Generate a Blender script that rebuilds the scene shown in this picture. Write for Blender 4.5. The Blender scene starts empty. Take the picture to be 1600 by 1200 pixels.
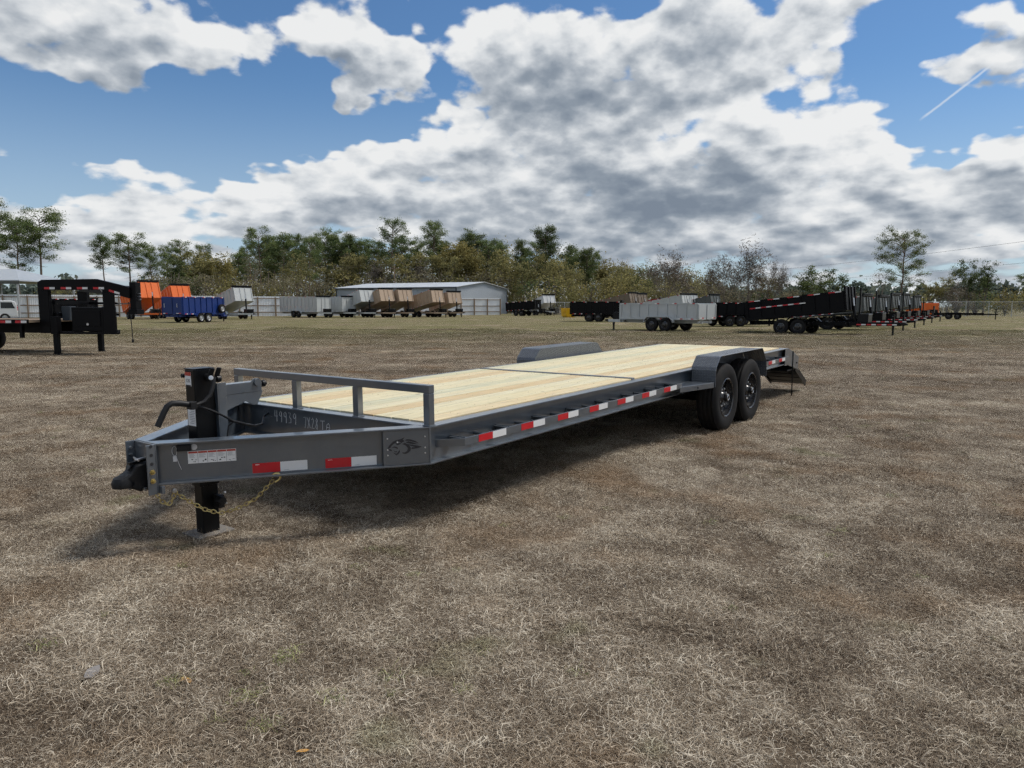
import bpy, bmesh, math, random
import numpy as np
from mathutils import Vector, Matrix, Euler
rnd = random.Random(7)
scene = bpy.context.scene
col = scene.collection
R = math.radians

# ------------------------------------------------------------------ camera
YAW, PITCH, ROLL, FPX = 0.6263, 0.1073, 0.0016, 1131.49
CAM = Vector((-3.3499, -3.0551, 1.4128))
FWD = Vector((math.cos(YAW), math.sin(YAW), 0))          # level viewing direction
RGT = Vector((math.sin(YAW), -math.cos(YAW), 0))
cam_d = bpy.data.cameras.new('camera')
cam_d.sensor_fit = 'HORIZONTAL'; cam_d.sensor_width = 36.0
cam_d.lens = 36.0 * FPX / 1600.0
cam_d.clip_start = 0.05; cam_d.clip_end = 6000
cam_o = bpy.data.objects.new('camera', cam_d); col.objects.link(cam_o)
_f = (FWD * math.cos(PITCH) + Vector((0, 0, -math.sin(PITCH)))).normalized()
_u = RGT.cross(_f)
_r = RGT * math.cos(ROLL) + _u * math.sin(ROLL)
_u2 = _u * math.cos(ROLL) - RGT * math.sin(ROLL)
_m = Matrix((_r, _u2, -_f)).transposed().to_4x4(); _m.translation = CAM
cam_o.matrix_world = _m
scene.camera = cam_o

# ------------------------------------------------------------------ exposure
vs = scene.view_settings
vs.view_transform = 'Standard'; vs.look = 'None'; vs.exposure = 0.0; vs.gamma = 1.0
vs.use_curve_mapping = False

# ------------------------------------------------------------------ sun (veiled by cloud: weak and soft)
SUN_AZ, SUN_EL = 70.0, 56.0          # degrees right of the viewing direction, degrees up
_a = YAW - R(SUN_AZ)
SUN_DIR = Vector((math.cos(_a) * math.cos(R(SUN_EL)), math.sin(_a) * math.cos(R(SUN_EL)), math.sin(R(SUN_EL))))
sun_d = bpy.data.lights.new('sun', 'SUN')
sun_d.energy = 3.3; sun_d.angle = R(13); sun_d.color = (1.0, 0.95, 0.88)
sun_o = bpy.data.objects.new('sun', sun_d); col.objects.link(sun_o)
sun_o.rotation_euler = SUN_DIR.to_track_quat('Z', 'Y').to_euler()

# ------------------------------------------------------------------ sky
class NT:
    """small helper round a node tree"""
    def __init__(s, tree): s.t = tree; s.n = tree.nodes; s.l = tree.links
    def add(s, typ, **kw):
        nd = s.n.new(typ)
        for k, v in kw.items(): setattr(nd, k, v)
        return nd
    def put(s, sock, v):
        if v is None: return
        if isinstance(v, bpy.types.NodeSocket): s.l.new(v, sock)
        else: sock.default_value = v
    def math(s, op, a, b=None, c=None, clamp=False):
        nd = s.add('ShaderNodeMath', operation=op, use_clamp=clamp)
        s.put(nd.inputs[0], a); s.put(nd.inputs[1], b); s.put(nd.inputs[2], c)
        return nd.outputs[0]
    def vmath(s, op, a, b=None, c=None):
        nd = s.add('ShaderNodeVectorMath', operation=op)
        s.put(nd.inputs[0], a); s.put(nd.inputs[1], b)
        if op == 'SCALE': s.put(nd.inputs['Scale'], c)
        elif c is not None: s.put(nd.inputs[2], c)
        return nd.outputs['Value'] if op in ('DOT_PRODUCT', 'LENGTH') else nd.outputs['Vector']
    def noise(s, vec, scale, detail=4, rough=.5, dist=0.0, lac=2.0, out=0):
        nd = s.add('ShaderNodeTexNoise')
        s.put(nd.inputs['Vector'], vec); nd.inputs['Scale'].default_value = scale
        nd.inputs['Detail'].default_value = detail; nd.inputs['Roughness'].default_value = rough
        nd.inputs['Distortion'].default_value = dist; nd.inputs['Lacunarity'].default_value = lac
        return nd.outputs[out]
    def voronoi(s, vec, scale, feature='F1', detail=0, rough=.5, smooth=None, out='Distance'):
        nd = s.add('ShaderNodeTexVoronoi', feature=feature)
        s.put(nd.inputs['Vector'], vec); nd.inputs['Scale'].default_value = scale
        if 'Detail' in nd.inputs: nd.inputs['Detail'].default_value = detail; nd.inputs['Roughness'].default_value = rough
        if smooth is not None: nd.inputs['Smoothness'].default_value = smooth
        return nd.outputs[out]
    def ramp(s, fac, stops, interp='LINEAR'):
        nd = s.add('ShaderNodeValToRGB'); cr = nd.color_ramp; cr.interpolation = interp
        while len(cr.elements) < len(stops): cr.elements.new(0.5)
        for e, (p, c) in zip(cr.elements, stops):
            e.position = p; e.color = (*c, 1) if len(c) == 3 else c
        s.put(nd.inputs[0], fac); return nd.outputs[0]
    def mix(s, fac, a, b, blend='MIX'):
        nd = s.add('ShaderNodeMix', data_type='RGBA', blend_type=blend)
        s.put(nd.inputs[0], fac); s.put(nd.inputs[6], (*a, 1) if isinstance(a, tuple) and len(a) == 3 else a)
        s.put(nd.inputs[7], (*b, 1) if isinstance(b, tuple) and len(b) == 3 else b)
        return nd.outputs[2]
    def range(s, v, a, b, c=0.0, d=1.0, smooth=False):
        nd = s.add('ShaderNodeMapRange', interpolation_type='SMOOTHSTEP' if smooth else 'LINEAR')
        for i, x in enumerate((v, a, b, c, d)): s.put(nd.inputs[i], x)
        return nd.outputs[0]

# cumulus field, rows of sky from 1 to 22.6 degrees up, columns from 37 degrees left to 37 right of the view:
# how much cloud there is, and how deep and grey it is (two digits each)
FIELD = [
    ("3636363636363636363636363636363636363636363636363636363636363636",
     "4141414141414141414141414141414141414141414141414141414141414141"),
    ("3841434341383636363636363636363636363636363636363843464746464236",
     "4141414141414141414141414141414141414141414142434344444343424141"),
    ("4855626560494236364043454646495150525760626259636973757377767154",
     "4141414141414141414141414141414143454648484949484849484745444241"),
    ("5271898774696368707171667176788187959999999999999999999999999972",
     "4141414141414141414141414141414143454954565654504338414443424141"),
    ("4664807672769599999188818185889099999999999999999999999999999977",
     "4141414141414145515044414143454850586569727675674622304643454941"),
    ("3033303647557599999989868086949999999999999999999999999999999971",
     "4141414141413834364041414141414246556472818888795736497057566443"),
    ("3671485160493962949999999999999999999999999999999999999999999954",
     "4141414141414037375049413434474846526170788379674632364444465041"),
    ("3653221721221814256799999999999999999999999999999999997835788943",
     "4141414141414141414142505866655749485559646764624723272534414141"),
    ("3422050000192900000342709999999989949999999999999999994908365136",
     "4141414141414141414141414543434541383635373438443121303841414141"),
    ("3652232016170500030613204480938592989999999999999999682304193636",
     "4141414141414141414141413723244648414648442521242022324041414141"),
    ("4758595865644514010530492546799899999999999999998876461413505736",
     "4145495149454141414141414141456169606570604127201421303841414141"),
    ("6580899999997445171355956655749999999999999999998365280241939036",
     "4755626662554741414553554841415969697470554533282629344141666041"),
    ("7693999999999876464176999981869999999999999999999674331458997636",
     "4654606360534333394859625241394558746759505050453839414141625741"),
    ("7590999999999986557592999985909999999999999999999988563055745936",
     "4143464846433427353242484333303954585656566362564841414141414141"),
    ("6473787770747964469080785765939999999999979999979895774636473936",
     "4141414141414140412933413929223241424149566262554841414141414141"),
    ("4551535146525541436559532051728178735662727074726455483636363636",
     "4141414141414141414141414133303541414142475049464141414141414141"),
    ("3636363636423836364243372649585753413445525350443736363636363636",
     "4141414141414141414141414141394141414141414141414141414141414141"),
]
EL0, EL1, AZ1 = 1.0, 22.6, 37.0

def cloud_field(t, d):
    """large shapes of the clouds (from the table, and a loose field round the rest of the sky)"""
    dx = t.vmath('DOT_PRODUCT', d, tuple(RGT)); dy = t.vmath('DOT_PRODUCT', d, tuple(FWD))
    dz = t.vmath('DOT_PRODUCT', d, (0, 0, 1))
    az = t.math('MULTIPLY', t.math('ARCTAN2', dx, dy), 180 / math.pi)
    el = t.math('MULTIPLY', t.math('ARCSINE', dz), 180 / math.pi)
    dv = stretch(t, d)
    w1 = t.vmath('SUBTRACT', t.noise(dv, 10.0, 3, .62, out=1), (.5, .5, .5))
    amp = t.range(el, 2, 12, 3.0, 6.5)
    paz = t.math('MULTIPLY_ADD', t.vmath('DOT_PRODUCT', w1, (1, 0, 0)), 7.5, az)
    pel = t.math('MULTIPLY_ADD', t.vmath('DOT_PRODUCT', w1, (0, 1, 0)), amp, el)
    fa = t.math('MULTIPLY_ADD', paz, 1 / (2 * AZ1), .5, clamp=True)
    n = len(FIELD)
    fe = t.math('MULTIPLY', t.math('SUBTRACT', pel, EL0), (n - 1) / (EL1 - EL0), clamp=False)
    fe = t.math('MAXIMUM', t.math('MINIMUM', fe, n - 1.0), 0.0)
    up = t.math('MINIMUM', t.math('ADD', fe, 2.4 * (n - 1) / (EL1 - EL0)), n - 1.0)      # the same place 2.4 degrees higher
    acc, acc2 = (0, 0, 0), (0, 0, 0)
    for j, (rm, rs) in enumerate(FIELD):
        stops = [((i) / 31, (int(rm[2 * i:2 * i + 2]) / 99, int(rs[2 * i:2 * i + 2]) / 99, 0)) for i in range(32)]
        c = t.ramp(fa, stops)
        w = t.math('SUBTRACT', 1.0, t.math('ABSOLUTE', t.math('SUBTRACT', fe, float(j))), clamp=True)
        acc = t.vmath('MULTIPLY_ADD', c, w, acc)
        w2 = t.math('SUBTRACT', 1.0, t.math('ABSOLUTE', t.math('SUBTRACT', up, float(j))), clamp=True)
        acc2 = t.vmath('MULTIPLY_ADD', c, w2, acc2)
    bulk = t.math('MULTIPLY', t.vmath('DOT_PRODUCT', t.vmath('SUBTRACT', acc, acc2), (1, 0, 0)), 1.65)
    m_in = t.math('MULTIPLY_ADD', t.vmath('DOT_PRODUCT', acc, (1, 0, 0)), 1.65, -.6)
    s_in = t.math('MULTIPLY_ADD', t.vmath('DOT_PRODUCT', acc, (0, 1, 0)), 1.7, -.7)
    m_in = t.math('ADD', m_in, t.range(el, 1.0, 8.5, .56, 0, True))
    m_in = t.math('ADD', m_in, t.math('MULTIPLY', t.math('SUBTRACT', t.noise(dv, 7.5, 2, .5), .5), t.range(el, 3, 12, 1.7, 1.75)))
    seen = t.math('MULTIPLY', t.range(t.math('ABSOLUTE', az), 34, 44, 1, 0, True), t.range(el, 20, 27, 1, 0, True))
    gen = t.math('SUBTRACT', t.math('MULTIPLY', t.noise(d, 2.6, 3, .5), 3.6), 1.2)
    accm = t.add('ShaderNodeMix', data_type='FLOAT'); t.put(accm.inputs[0], seen)
    t.put(accm.inputs[2], gen); t.put(accm.inputs[3], m_in)
    return accm.outputs[0], t.math('MULTIPLY', s_in, seen), el, t.math('MULTIPLY', bulk, seen)

def stretch(t, d):
    """flatten the pattern towards the horizon"""
    dz = t.math('MAXIMUM', t.vmath('DOT_PRODUCT', d, (0, 0, 1)), 0.0)
    nz = t.math('MULTIPLY', t.math('SQRT', t.math('ADD', dz, .03)), 1.9)
    return t.vmath('MULTIPLY_ADD', nz, (0, 0, 1), t.vmath('MULTIPLY', d, (1, 1, 0)))

def cloud_detail(t, d, octaves):
    """billows"""
    dv = stretch(t, d)
    f1 = t.noise(dv, 13.0, octaves, .53)
    vo = t.voronoi(dv, 30.0, 'F1', 0.0, .5)
    return t.math('ADD', t.math('MULTIPLY', t.math('SUBTRACT', f1, .5), 1.7), t.math('MULTIPLY', t.math('SUBTRACT', .40, vo), .46))

world = bpy.data.worlds.new('World'); scene.world = world; world.use_nodes = True
wt = NT(world.node_tree); wt.n.clear()
out = wt.add('ShaderNodeOutputWorld'); bg = wt.add('ShaderNodeBackground')
wt.l.new(bg.outputs[0], out.inputs[0])
sky = wt.add('ShaderNodeTexSky', sky_type='NISHITA')
sky.sun_disc = False; sky.sun_elevation = R(SUN_EL)
sky.sun_rotation = math.atan2(SUN_DIR.x, SUN_DIR.y)
sky.air_density = 1.15; sky.dust_density = 0.3; sky.ozone_density = 5.0; sky.altitude = 60
SKY = 0.065
bg.inputs[1].default_value = SKY
tc = wt.add('ShaderNodeTexCoord'); D = tc.outputs['Generated']
mass, depth, elev, bulk = cloud_field(wt, D)
det = cloud_detail(wt, D, 6)
# a second look a little towards the light gives the relief of the billows
toward = Vector((SUN_DIR.x * .35, SUN_DIR.y * .35, 1.0)).normalized() * 0.022
det2 = cloud_detail(wt, wt.vmath('NORMALIZE', wt.vmath('ADD', D, tuple(toward))), 4)
den = wt.math('ADD', wt.math('SUBTRACT', mass, .36), wt.math('MULTIPLY', det, wt.range(elev, 2, 9, .8, 1.0)))
relief = wt.math('SUBTRACT', det, det2)
alpha = wt.range(den, -0.03, 0.27, 0, 1, True)
z = wt.vmath('DOT_PRODUCT', D, (0, 0, 1))
# light that comes through: bright where thin, grey-blue where thick, brighter on the sun's side of each billow
thick = wt.math('ADD', wt.math('MULTIPLY', den, .42), wt.math('MULTIPLY', depth, .72))
lum = wt.math('ADD', wt.math('SUBTRACT', .90, wt.math('MULTIPLY', thick, .92)), wt.math('MULTIPLY', relief, .88))
lum = wt.math('ADD', lum, wt.math('MULTIPLY', wt.math('MAXIMUM', wt.math('MINIMUM', bulk, .5), -.5), .46))
fine = wt.noise(wt.vmath('MULTIPLY', D, (1, 1, 1.6)), 60.0, 4, .6)
lum = wt.math('ADD', lum, wt.math('MULTIPLY', wt.math('SUBTRACT', fine, .5), .28))
ccol = wt.ramp(lum, [(0.0, (.215, .262, .33)), (.25, (.29, .34, .405)), (.5, (.46, .505, .56)), (.78, (.74, .77, .80)), (1.0, (.90, .91, .915))])
sund = wt.math('MAXIMUM', wt.vmath('DOT_PRODUCT', D, tuple(SUN_DIR)), 0.0)
glow = wt.math('MULTIPLY_ADD', wt.math('POWER', sund, 5.0), .22, .93)
ccol = wt.vmath('SCALE', ccol, c=wt.math('MULTIPLY', glow, 1 / SKY))
# thin veil close to the horizon
base = wt.mix(wt.range(z, 0.0, .30, .58, 0.0, True), wt.vmath('MULTIPLY', sky.outputs[0], (1.02, 1.28, 1.48)), (8.6, 10.2, 12.0))
sk = wt.mix(alpha, base, ccol)
# contrail
cdir0, cdir1 = (28.6, 12.3), (32.5, 15.1)
def _azel(a, e):
    a, e = R(a), R(e)
    return (FWD * math.cos(a) + RGT * math.sin(a)) * math.cos(e) + Vector((0, 0, math.sin(e)))
c0, c1 = _azel(*cdir0), _azel(*cdir1)
cn = c0.cross(c1).normalized(); cm = (c0 + c1).normalized(); chalf = c0.angle(c1) / 2
dist = wt.math('ABSOLUTE', wt.math('ADD', wt.vmath('DOT_PRODUCT', D, tuple(cn)), wt.math('MULTIPLY', wt.math('SUBTRACT', fine, .5), .002)))
ca = wt.math('MULTIPLY', wt.range(dist, 0.0002, 0.0021, .55, 0, True), wt.range(wt.vmath('DOT_PRODUCT', D, tuple(cm)), math.cos(chalf * 1.05), math.cos(chalf * .8), 0, 1))
sk = wt.mix(ca, sk, (11.5, 12.2, 13.0))
wt.put(bg.inputs[0], sk)
world.cycles.sampling_method = 'MANUAL'; world.cycles.sample_map_resolution = 512

# ------------------------------------------------------------------ helpers
class MB:
    """collects shapes into one mesh"""
    def __init__(s): s.v = []; s.f = []; s.mi = []; s.cur = 0
    def add(s, vs, fs, M=None):
        n = len(s.v)
        for p in vs:
            p = Vector(p)
            if M is not None: p = M @ p
            s.v.append((p.x, p.y, p.z))
        for f in fs: s.f.append(tuple(i + n for i in f)); s.mi.append(s.cur)
        return s
    def box(s, x0, x1, y0, y1, z0, z1, M=None):
        return s.add([(x0, y0, z0), (x1, y0, z0), (x1, y1, z0), (x0, y1, z0), (x0, y0, z1), (x1, y0, z1), (x1, y1, z1), (x0, y1, z1)],
                     [(0, 3, 2, 1), (4, 5, 6, 7), (0, 1, 5, 4), (1, 2, 6, 5), (2, 3, 7, 6), (3, 0, 4, 7)], M)
    def prism(s, pts, d, M=None):
        """polygon pts pushed along d"""
        d = Vector(d); n = len(pts); pts = [Vector(p) for p in pts]
        nrm = Vector((0, 0, 0))
        for i in range(n): nrm += pts[i].cross(pts[(i + 1) % n])
        if nrm.dot(d) > 0: pts = pts[::-1]
        vs = pts + [p + d for p in pts]
        fs = [tuple(range(n)), tuple(range(2 * n - 1, n - 1, -1))]
        fs += [(i, i + n, (i + 1) % n + n, (i + 1) % n) for i in range(n)]
        fs = [f if k < 2 else f[::-1][::-1] for k, f in enumerate(fs)]
        return s.add(vs, fs, M)
    def bar(s, a, b, w, h, up=(0, 0, 1), M=None):
        """rectangular bar from a to b; w sideways, h along up"""
        a, b, up = Vector(a), Vector(b), Vector(up); d = b - a
        sd = d.cross(up).normalized() * (w / 2); u2 = sd.cross(d).normalized() * (h / 2)
        vs = [a - sd - u2, a + sd - u2, a + sd + u2, a - sd + u2, b - sd - u2, b + sd - u2, b + sd + u2, b - sd + u2]
        return s.add(vs, [(0, 1, 2, 3), (7, 6, 5, 4), (0, 4, 5, 1), (1, 5, 6, 2), (2, 6, 7, 3), (3, 7, 4, 0)], M)
    def tube(s, pts, r, n=8, closed=False, M=None, cap=True):
        pts = [Vector(p) for p in pts]; m = len(pts); rr = r if isinstance(r, (list, tuple)) else [r] * m
        vs, fs = [], []; prev = None
        for i in range(m):
            if closed: t = pts[(i + 1) % m] - pts[i - 1]
            else: t = pts[min(i + 1, m - 1)] - pts[max(i - 1, 0)]
            t.normalize()
            if prev is None:
                a = Vector((0, 0, 1)) if abs(t.z) < .9 else Vector((1, 0, 0))
                prev = t.cross(a).normalized()
            else:
                prev = prev - t * prev.dot(t)
                prev.normalize()
            b = t.cross(prev)
            for k in range(n):
                an = 2 * math.pi * k / n
                vs.append(pts[i] + (prev * math.cos(an) + b * math.sin(an)) * rr[i])
        for i in range(m if closed else m - 1):
            j = (i + 1) % m
            for k in range(n):
                k2 = (k + 1) % n
                fs.append((i * n + k, i * n + k2, j * n + k2, j * n + k))
        if not closed and cap:
            fs.append(tuple(range(n - 1, -1, -1))); fs.append(tuple(range((m - 1) * n, m * n)))
        return s.add(vs, fs, M)
    def lathe(s, prof, c, ax, n=24, M=None, cap=True):
        """profile of (radius, offset along axis) turned about ax through c"""
        c, ax = Vector(c), Vector(ax).normalized()
        a = Vector((0, 0, 1)) if abs(ax.z) < .9 else Vector((1, 0, 0))
        e1 = ax.cross(a).normalized(); e2 = ax.cross(e1)
        vs, fs = [], []; m = len(prof)
        for (r, o) in prof:
            for k in range(n):
                an = 2 * math.pi * k / n
                vs.append(c + ax * o + (e1 * math.cos(an) + e2 * math.sin(an)) * r)
        for i in range(m - 1):
            for k in range(n):
                k2 = (k + 1) % n
                fs.append((i * n + k, i * n + k2, (i + 1) * n + k2, (i + 1) * n + k))
        if cap and prof[0][0] > 1e-5: fs.append(tuple(range(n - 1, -1, -1)))
        if cap and prof[-1][0] > 1e-5: fs.append(tuple(range((m - 1) * n, m * n)))
        return s.add(vs, fs, M)
    def mesh(s, name, mats):
        me = bpy.data.meshes.new(name); me.from_pydata(s.v, [], s.f)
        for m in (mats if isinstance(mats, (list, tuple)) else [mats]): me.materials.append(m)
        if len(me.materials) > 1: me.polygons.foreach_set('material_index', s.mi)
        bm = bmesh.new(); bm.from_mesh(me); bmesh.ops.recalc_face_normals(bm, faces=bm.faces); bm.to_mesh(me); bm.free()
        me.update(); return me
    def build(s, name, mats, parent=None, bevel=0.0, smooth=False, label=None, loc=None):
        return link(name, s.mesh(name, mats), parent, bevel, smooth, label, loc)

def link(name, me, parent=None, bevel=0.0, smooth=False, label=None, loc=None):
    o = bpy.data.objects.new(name, me); col.objects.link(o)
    if parent is not None: o.parent = parent
    if loc is not None: o.location = loc
    if bevel:
        b = o.modifiers.new('bevel', 'BEVEL'); b.width = bevel; b.segments = 2; b.limit_method = 'ANGLE'; b.angle_limit = R(40)
    if smooth:
        me.polygons.foreach_set('use_smooth', [True] * len(me.polygons))
        try: me.set_sharp_from_angle(angle=R(38))
        except Exception: pass
    if label: o['label'] = label
    return o

def tag(o, label, cat, group=None, kind=None):
    if label: o['label'] = label
    if cat: o['category'] = cat
    if group: o['group'] = group
    if kind: o['kind'] = kind
    return o

def thing(name, label, cat, loc=(0, 0, 0), rotz=0.0, group=None, rot=None):
    o = bpy.data.objects.new(name, None); col.objects.link(o); o.empty_display_size = .2
    o.location = loc; o.rotation_euler = rot if rot is not None else (0, 0, rotz)
    return tag(o, label, cat, group)

KIDS = {}
def kids(o): return [c for c in bpy.data.objects if c.parent == o]
def copy_tree(o, parent=None, ch=None):
    c = o.copy(); col.objects.link(c); c.parent = parent
    for k in list(o.children): copy_tree(k, c)
    return c

def at(u, D, z=0.0):
    """point on the field: u = sideways slope (right of the viewing direction), D metres ahead of the camera"""
    p = CAM + FWD * D + RGT * (u * D); p.z = z
    return p
def px(u): return (u - 800) / FPX * 1.0          # slope of a direction, survey notes kept in units of 1/1131

def pmat(name, rgb, rough=.5, metal=0.0, vary=.0, vscale=6.0, bump=0.0, bscale=40.0, coat=0.0, spec=.5, ior=1.5, dirt=None, dscale=3.0, damt=.5):
    m = bpy.data.materials.new(name); m.use_nodes = True
    t = NT(m.node_tree); b = t.n['Principled BSDF']
    b.inputs['Roughness'].default_value = rough; b.inputs['Metallic'].default_value = metal
    b.inputs['Coat Weight'].default_value = coat; b.inputs['Coat Roughness'].default_value = .13; b.inputs['Specular IOR Level'].default_value = spec
    b.inputs['IOR'].default_value = ior; b.inputs['Coat IOR'].default_value = max(1.5, ior)
    tcn = t.add('ShaderNodeTexCoord'); vec = tcn.outputs['Object']
    c = (*rgb, 1)
    src = None
    if vary:
        n = t.noise(vec, vscale, 5, .6)
        src = t.mix(n, tuple(x * (1 - vary) for x in rgb), tuple(min(1, x * (1 + vary)) for x in rgb))
    if dirt:
        n2 = t.range(t.noise(vec, dscale, 6, .65), .42, .72, 0, damt)
        src = t.mix(n2, src if src is not None else tuple(rgb), tuple(dirt))
        r2 = t.math('MULTIPLY_ADD', n2, .35, rough); t.put(b.inputs['Roughness'], r2)
    if src is not None: t.put(b.inputs['Base Color'], src)
    else: b.inputs['Base Color'].default_value = c
    if bump:
        bn = t.add('ShaderNodeBump'); bn.inputs['Strength'].default_value = bump; bn.inputs['Distance'].default_value = .01
        t.put(bn.inputs['Height'], t.noise(vec, bscale, 4, .6)); t.put(b.inputs['Normal'], bn.outputs[0])
    return m

MAT = {}
def M_(k): return MAT[k]
MAT['gray'] = pmat('grey_paint', (.050, .066, .086), .32, vary=.06, vscale=3, bump=.03, bscale=25, coat=.8, ior=1.85, dirt=(.16, .15, .135), dscale=6, damt=.22)
MAT['greysatin'] = pmat('grey_satin_paint', (.050, .060, .073), .5, vary=.06, vscale=3, spec=.3)
MAT['black'] = pmat('black_paint', (.0045, .005, .006), .30, vary=.15, spec=.22, dirt=(.03, .027, .023), dscale=6, damt=.10)
MAT['blackmatte'] = pmat('black_vinyl', (.009, .009, .010), .5, spec=.3)
MAT['tyre'] = pmat('tyre_rubber', (.009, .009, .010), .75, bump=.12, bscale=60, spec=.2, dirt=(.05, .041, .031), dscale=7, damt=.28)
MAT['rim'] = pmat('black_wheel_paint', (.018, .018, .02), .25, coat=.4)
MAT['steel'] = pmat('bare_steel', (.55, .55, .56), .3, 1.0, vary=.1)
MAT['gold'] = pmat('zinc_plated_steel', (.58, .46, .20), .36, 1.0, vary=.15, vscale=30)
MAT['red'] = pmat('red_reflective_tape', (.52, .012, .02), .3, vary=.05, vscale=60, dirt=(.3, .05, .04), dscale=14, damt=.2)
MAT['white'] = pmat('white_reflective_tape', (.72, .72, .72), .3, vary=.04, vscale=60, dirt=(.5, .48, .45), dscale=14, damt=.2)
MAT['label'] = pmat('white_label', (.74, .74, .74), .4)
MAT['ink'] = pmat('black_ink', (.02, .02, .025), .5)
MAT['redink'] = pmat('red_ink', (.42, .05, .03), .5)
MAT['greyink'] = pmat('grey_ink', (.33, .34, .36), .5)
MAT['chalk'] = pmat('chalk', (.62, .64, .66), .9)
MAT['chalkfaint'] = pmat('rubbed_chalk', (.19, .2, .22), .9)
MAT['plastic'] = pmat('clear_plastic_tag', (.6, .6, .62), .3)

# ------------------------------------------------------------------ the field
def turf_color(t, pos, tone):
    """dormant lawn: straw, brown and a little green, laid out over the field; tone picks the single blade"""
    big = t.noise(pos, .22, 3, .6); mid = t.noise(pos, 1.1, 2, .62); sm = t.noise(pos, 5.0, 2, .6)
    # how far out into the yard: the far part has more green left in it
    along = t.vmath('DOT_PRODUCT', t.vmath('SUBTRACT', pos, tuple(CAM)), tuple(FWD))
    # worn lanes run across the yard
    lat = t.vmath('DOT_PRODUCT', pos, tuple(RGT))
    cbl = t.add('ShaderNodeCombineXYZ'); t.put(cbl.inputs[0], t.math('MULTIPLY', lat, .10)); t.put(cbl.inputs[1], t.math('MULTIPLY', along, .55))
    lane = t.range(t.noise(cbl.outputs[0], 1.0, 3, .6), .36, .64, -1, 1)
    patch = t.range(t.noise(pos, .62, 3, .62), .36, .64, -1, 1); clump = t.range(t.noise(pos, 3.1, 2, .6), .34, .66, -1, 1)
    var = t.math('ADD', t.math('MULTIPLY', patch, .075), t.math('ADD', t.math('MULTIPLY', clump, .075), t.math('MULTIPLY', lane, t.range(along, 4, 16, .02, .085))))
    k = t.math('ADD', t.math('MULTIPLY', tone, .74), t.math('ADD', var, .215))
    c = t.ramp(k, [(.20, (.048, .033, .022)), (.40, (.128, .093, .063)), (.58, (.256, .201, .141)), (.76, (.51, .432, .328)), (.95, (.82, .74, .60))])
    orp = t.range(t.noise(pos, .8, 3, .65), .52, .68, 0, .6)
    c = t.mix(orp, c, t.mix(tone, (.085, .046, .022), (.37, .225, .11)))
    spot = t.range(t.noise(t.vmath('ADD', pos, (31, 7, 0)), 1.7, 2, .6), .64, .74, 0, .6)
    c = t.mix(t.math('MULTIPLY', spot, t.range(tone, .3, .6, .2, 1)), c, t.mix(tone, (.06, .072, .022), (.22, .23, .09)))
    gfar = t.math('MULTIPLY', t.range(along, 15, 46, .0, .85, True), t.range(t.math('ADD', t.math('MULTIPLY', big, .65), t.math('MULTIPLY', mid, .35)), .36, .56, .25, 1, True))
    c = t.mix(gfar, c, t.mix(tone, (.070, .073, .027), (.22, .205, .085)))
    return c, mid, sm, along

def ground_material():
    m = bpy.data.materials.new('dry_turf'); m.use_nodes = True
    t = NT(m.node_tree); b = t.n['Principled BSDF']; b.inputs['Roughness'].default_value = .95
    b.inputs['Specular IOR Level'].default_value = .1
    pos = t.add('ShaderNodeNewGeometry').outputs['Position']
    fib = t.noise(pos, 38.0, 5, .72, 1.2); fib2 = t.noise(pos, 7.0, 6, .72, .8)
    tone = t.range(t.math('ADD', t.math('MULTIPLY', fib, .5), t.math('MULTIPLY', fib2, .5)), .30, .70, .0, .86)
    c, mid, sm, along = turf_color(t, pos, tone)
    soil = t.mix(fib, (.05, .036, .025), (.17, .13, .092))
    c = t.mix(t.range(along, 6, 26, .55, .06, True), c, soil)
    # bare worn streaks
    str_ = t.range(t.noise(t.vmath('MULTIPLY', pos, (.5, 1.2, 1)), .35, 5, .65), .58, .72, 0, .5)
    c = t.mix(str_, c, (.30, .235, .165))
    # rust-red smear on the earth beneath the deck
    dv = t.vmath('LENGTH', t.vmath('MULTIPLY', t.vmath('SUBTRACT', pos, (3.87, .62, 0)), (1.6, 2.6, 0)))
    c = t.mix(t.math('MULTIPLY', t.range(dv, .1, .6, .7, 0, True), sm), c, (.22, .03, .02))
    t.put(b.inputs['Base Color'], c)
    bn = t.add('ShaderNodeBump'); bn.inputs['Strength'].default_value = .9; bn.inputs['Distance'].default_value = .05
    h = t.math('ADD', t.math('MULTIPLY', fib, .5), t.math('MULTIPLY', fib2, 1.0))
    t.put(bn.inputs['Height'], h); t.put(b.inputs['Normal'], bn.outputs[0])
    return m

gm_ = ground_material()
mb = MB(); G = 2600
mb.add([(-G, -G, 0), (G, -G, 0), (G, G, 0), (-G, G, 0)], [(0, 1, 2, 3)])
ground = mb.build('ground', gm_); tag(ground, 'wide field of dormant brown lawn', None, None, 'structure')

def blade_material():
    m = bpy.data.materials.new('dry_grass_blades'); m.use_nodes = True
    t = NT(m.node_tree); b = t.n['Principled BSDF']; b.inputs['Roughness'].default_value = .8
    b.inputs['Specular IOR Level'].default_value = .18
    pos = t.add('ShaderNodeNewGeometry').outputs['Position']
    tone = t.add('ShaderNodeAttribute', attribute_name='tone').outputs['Fac']
    c, mid, sm, along = turf_color(t, pos, tone)
    t.put(b.inputs['Base Color'], c)
    return m

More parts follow.
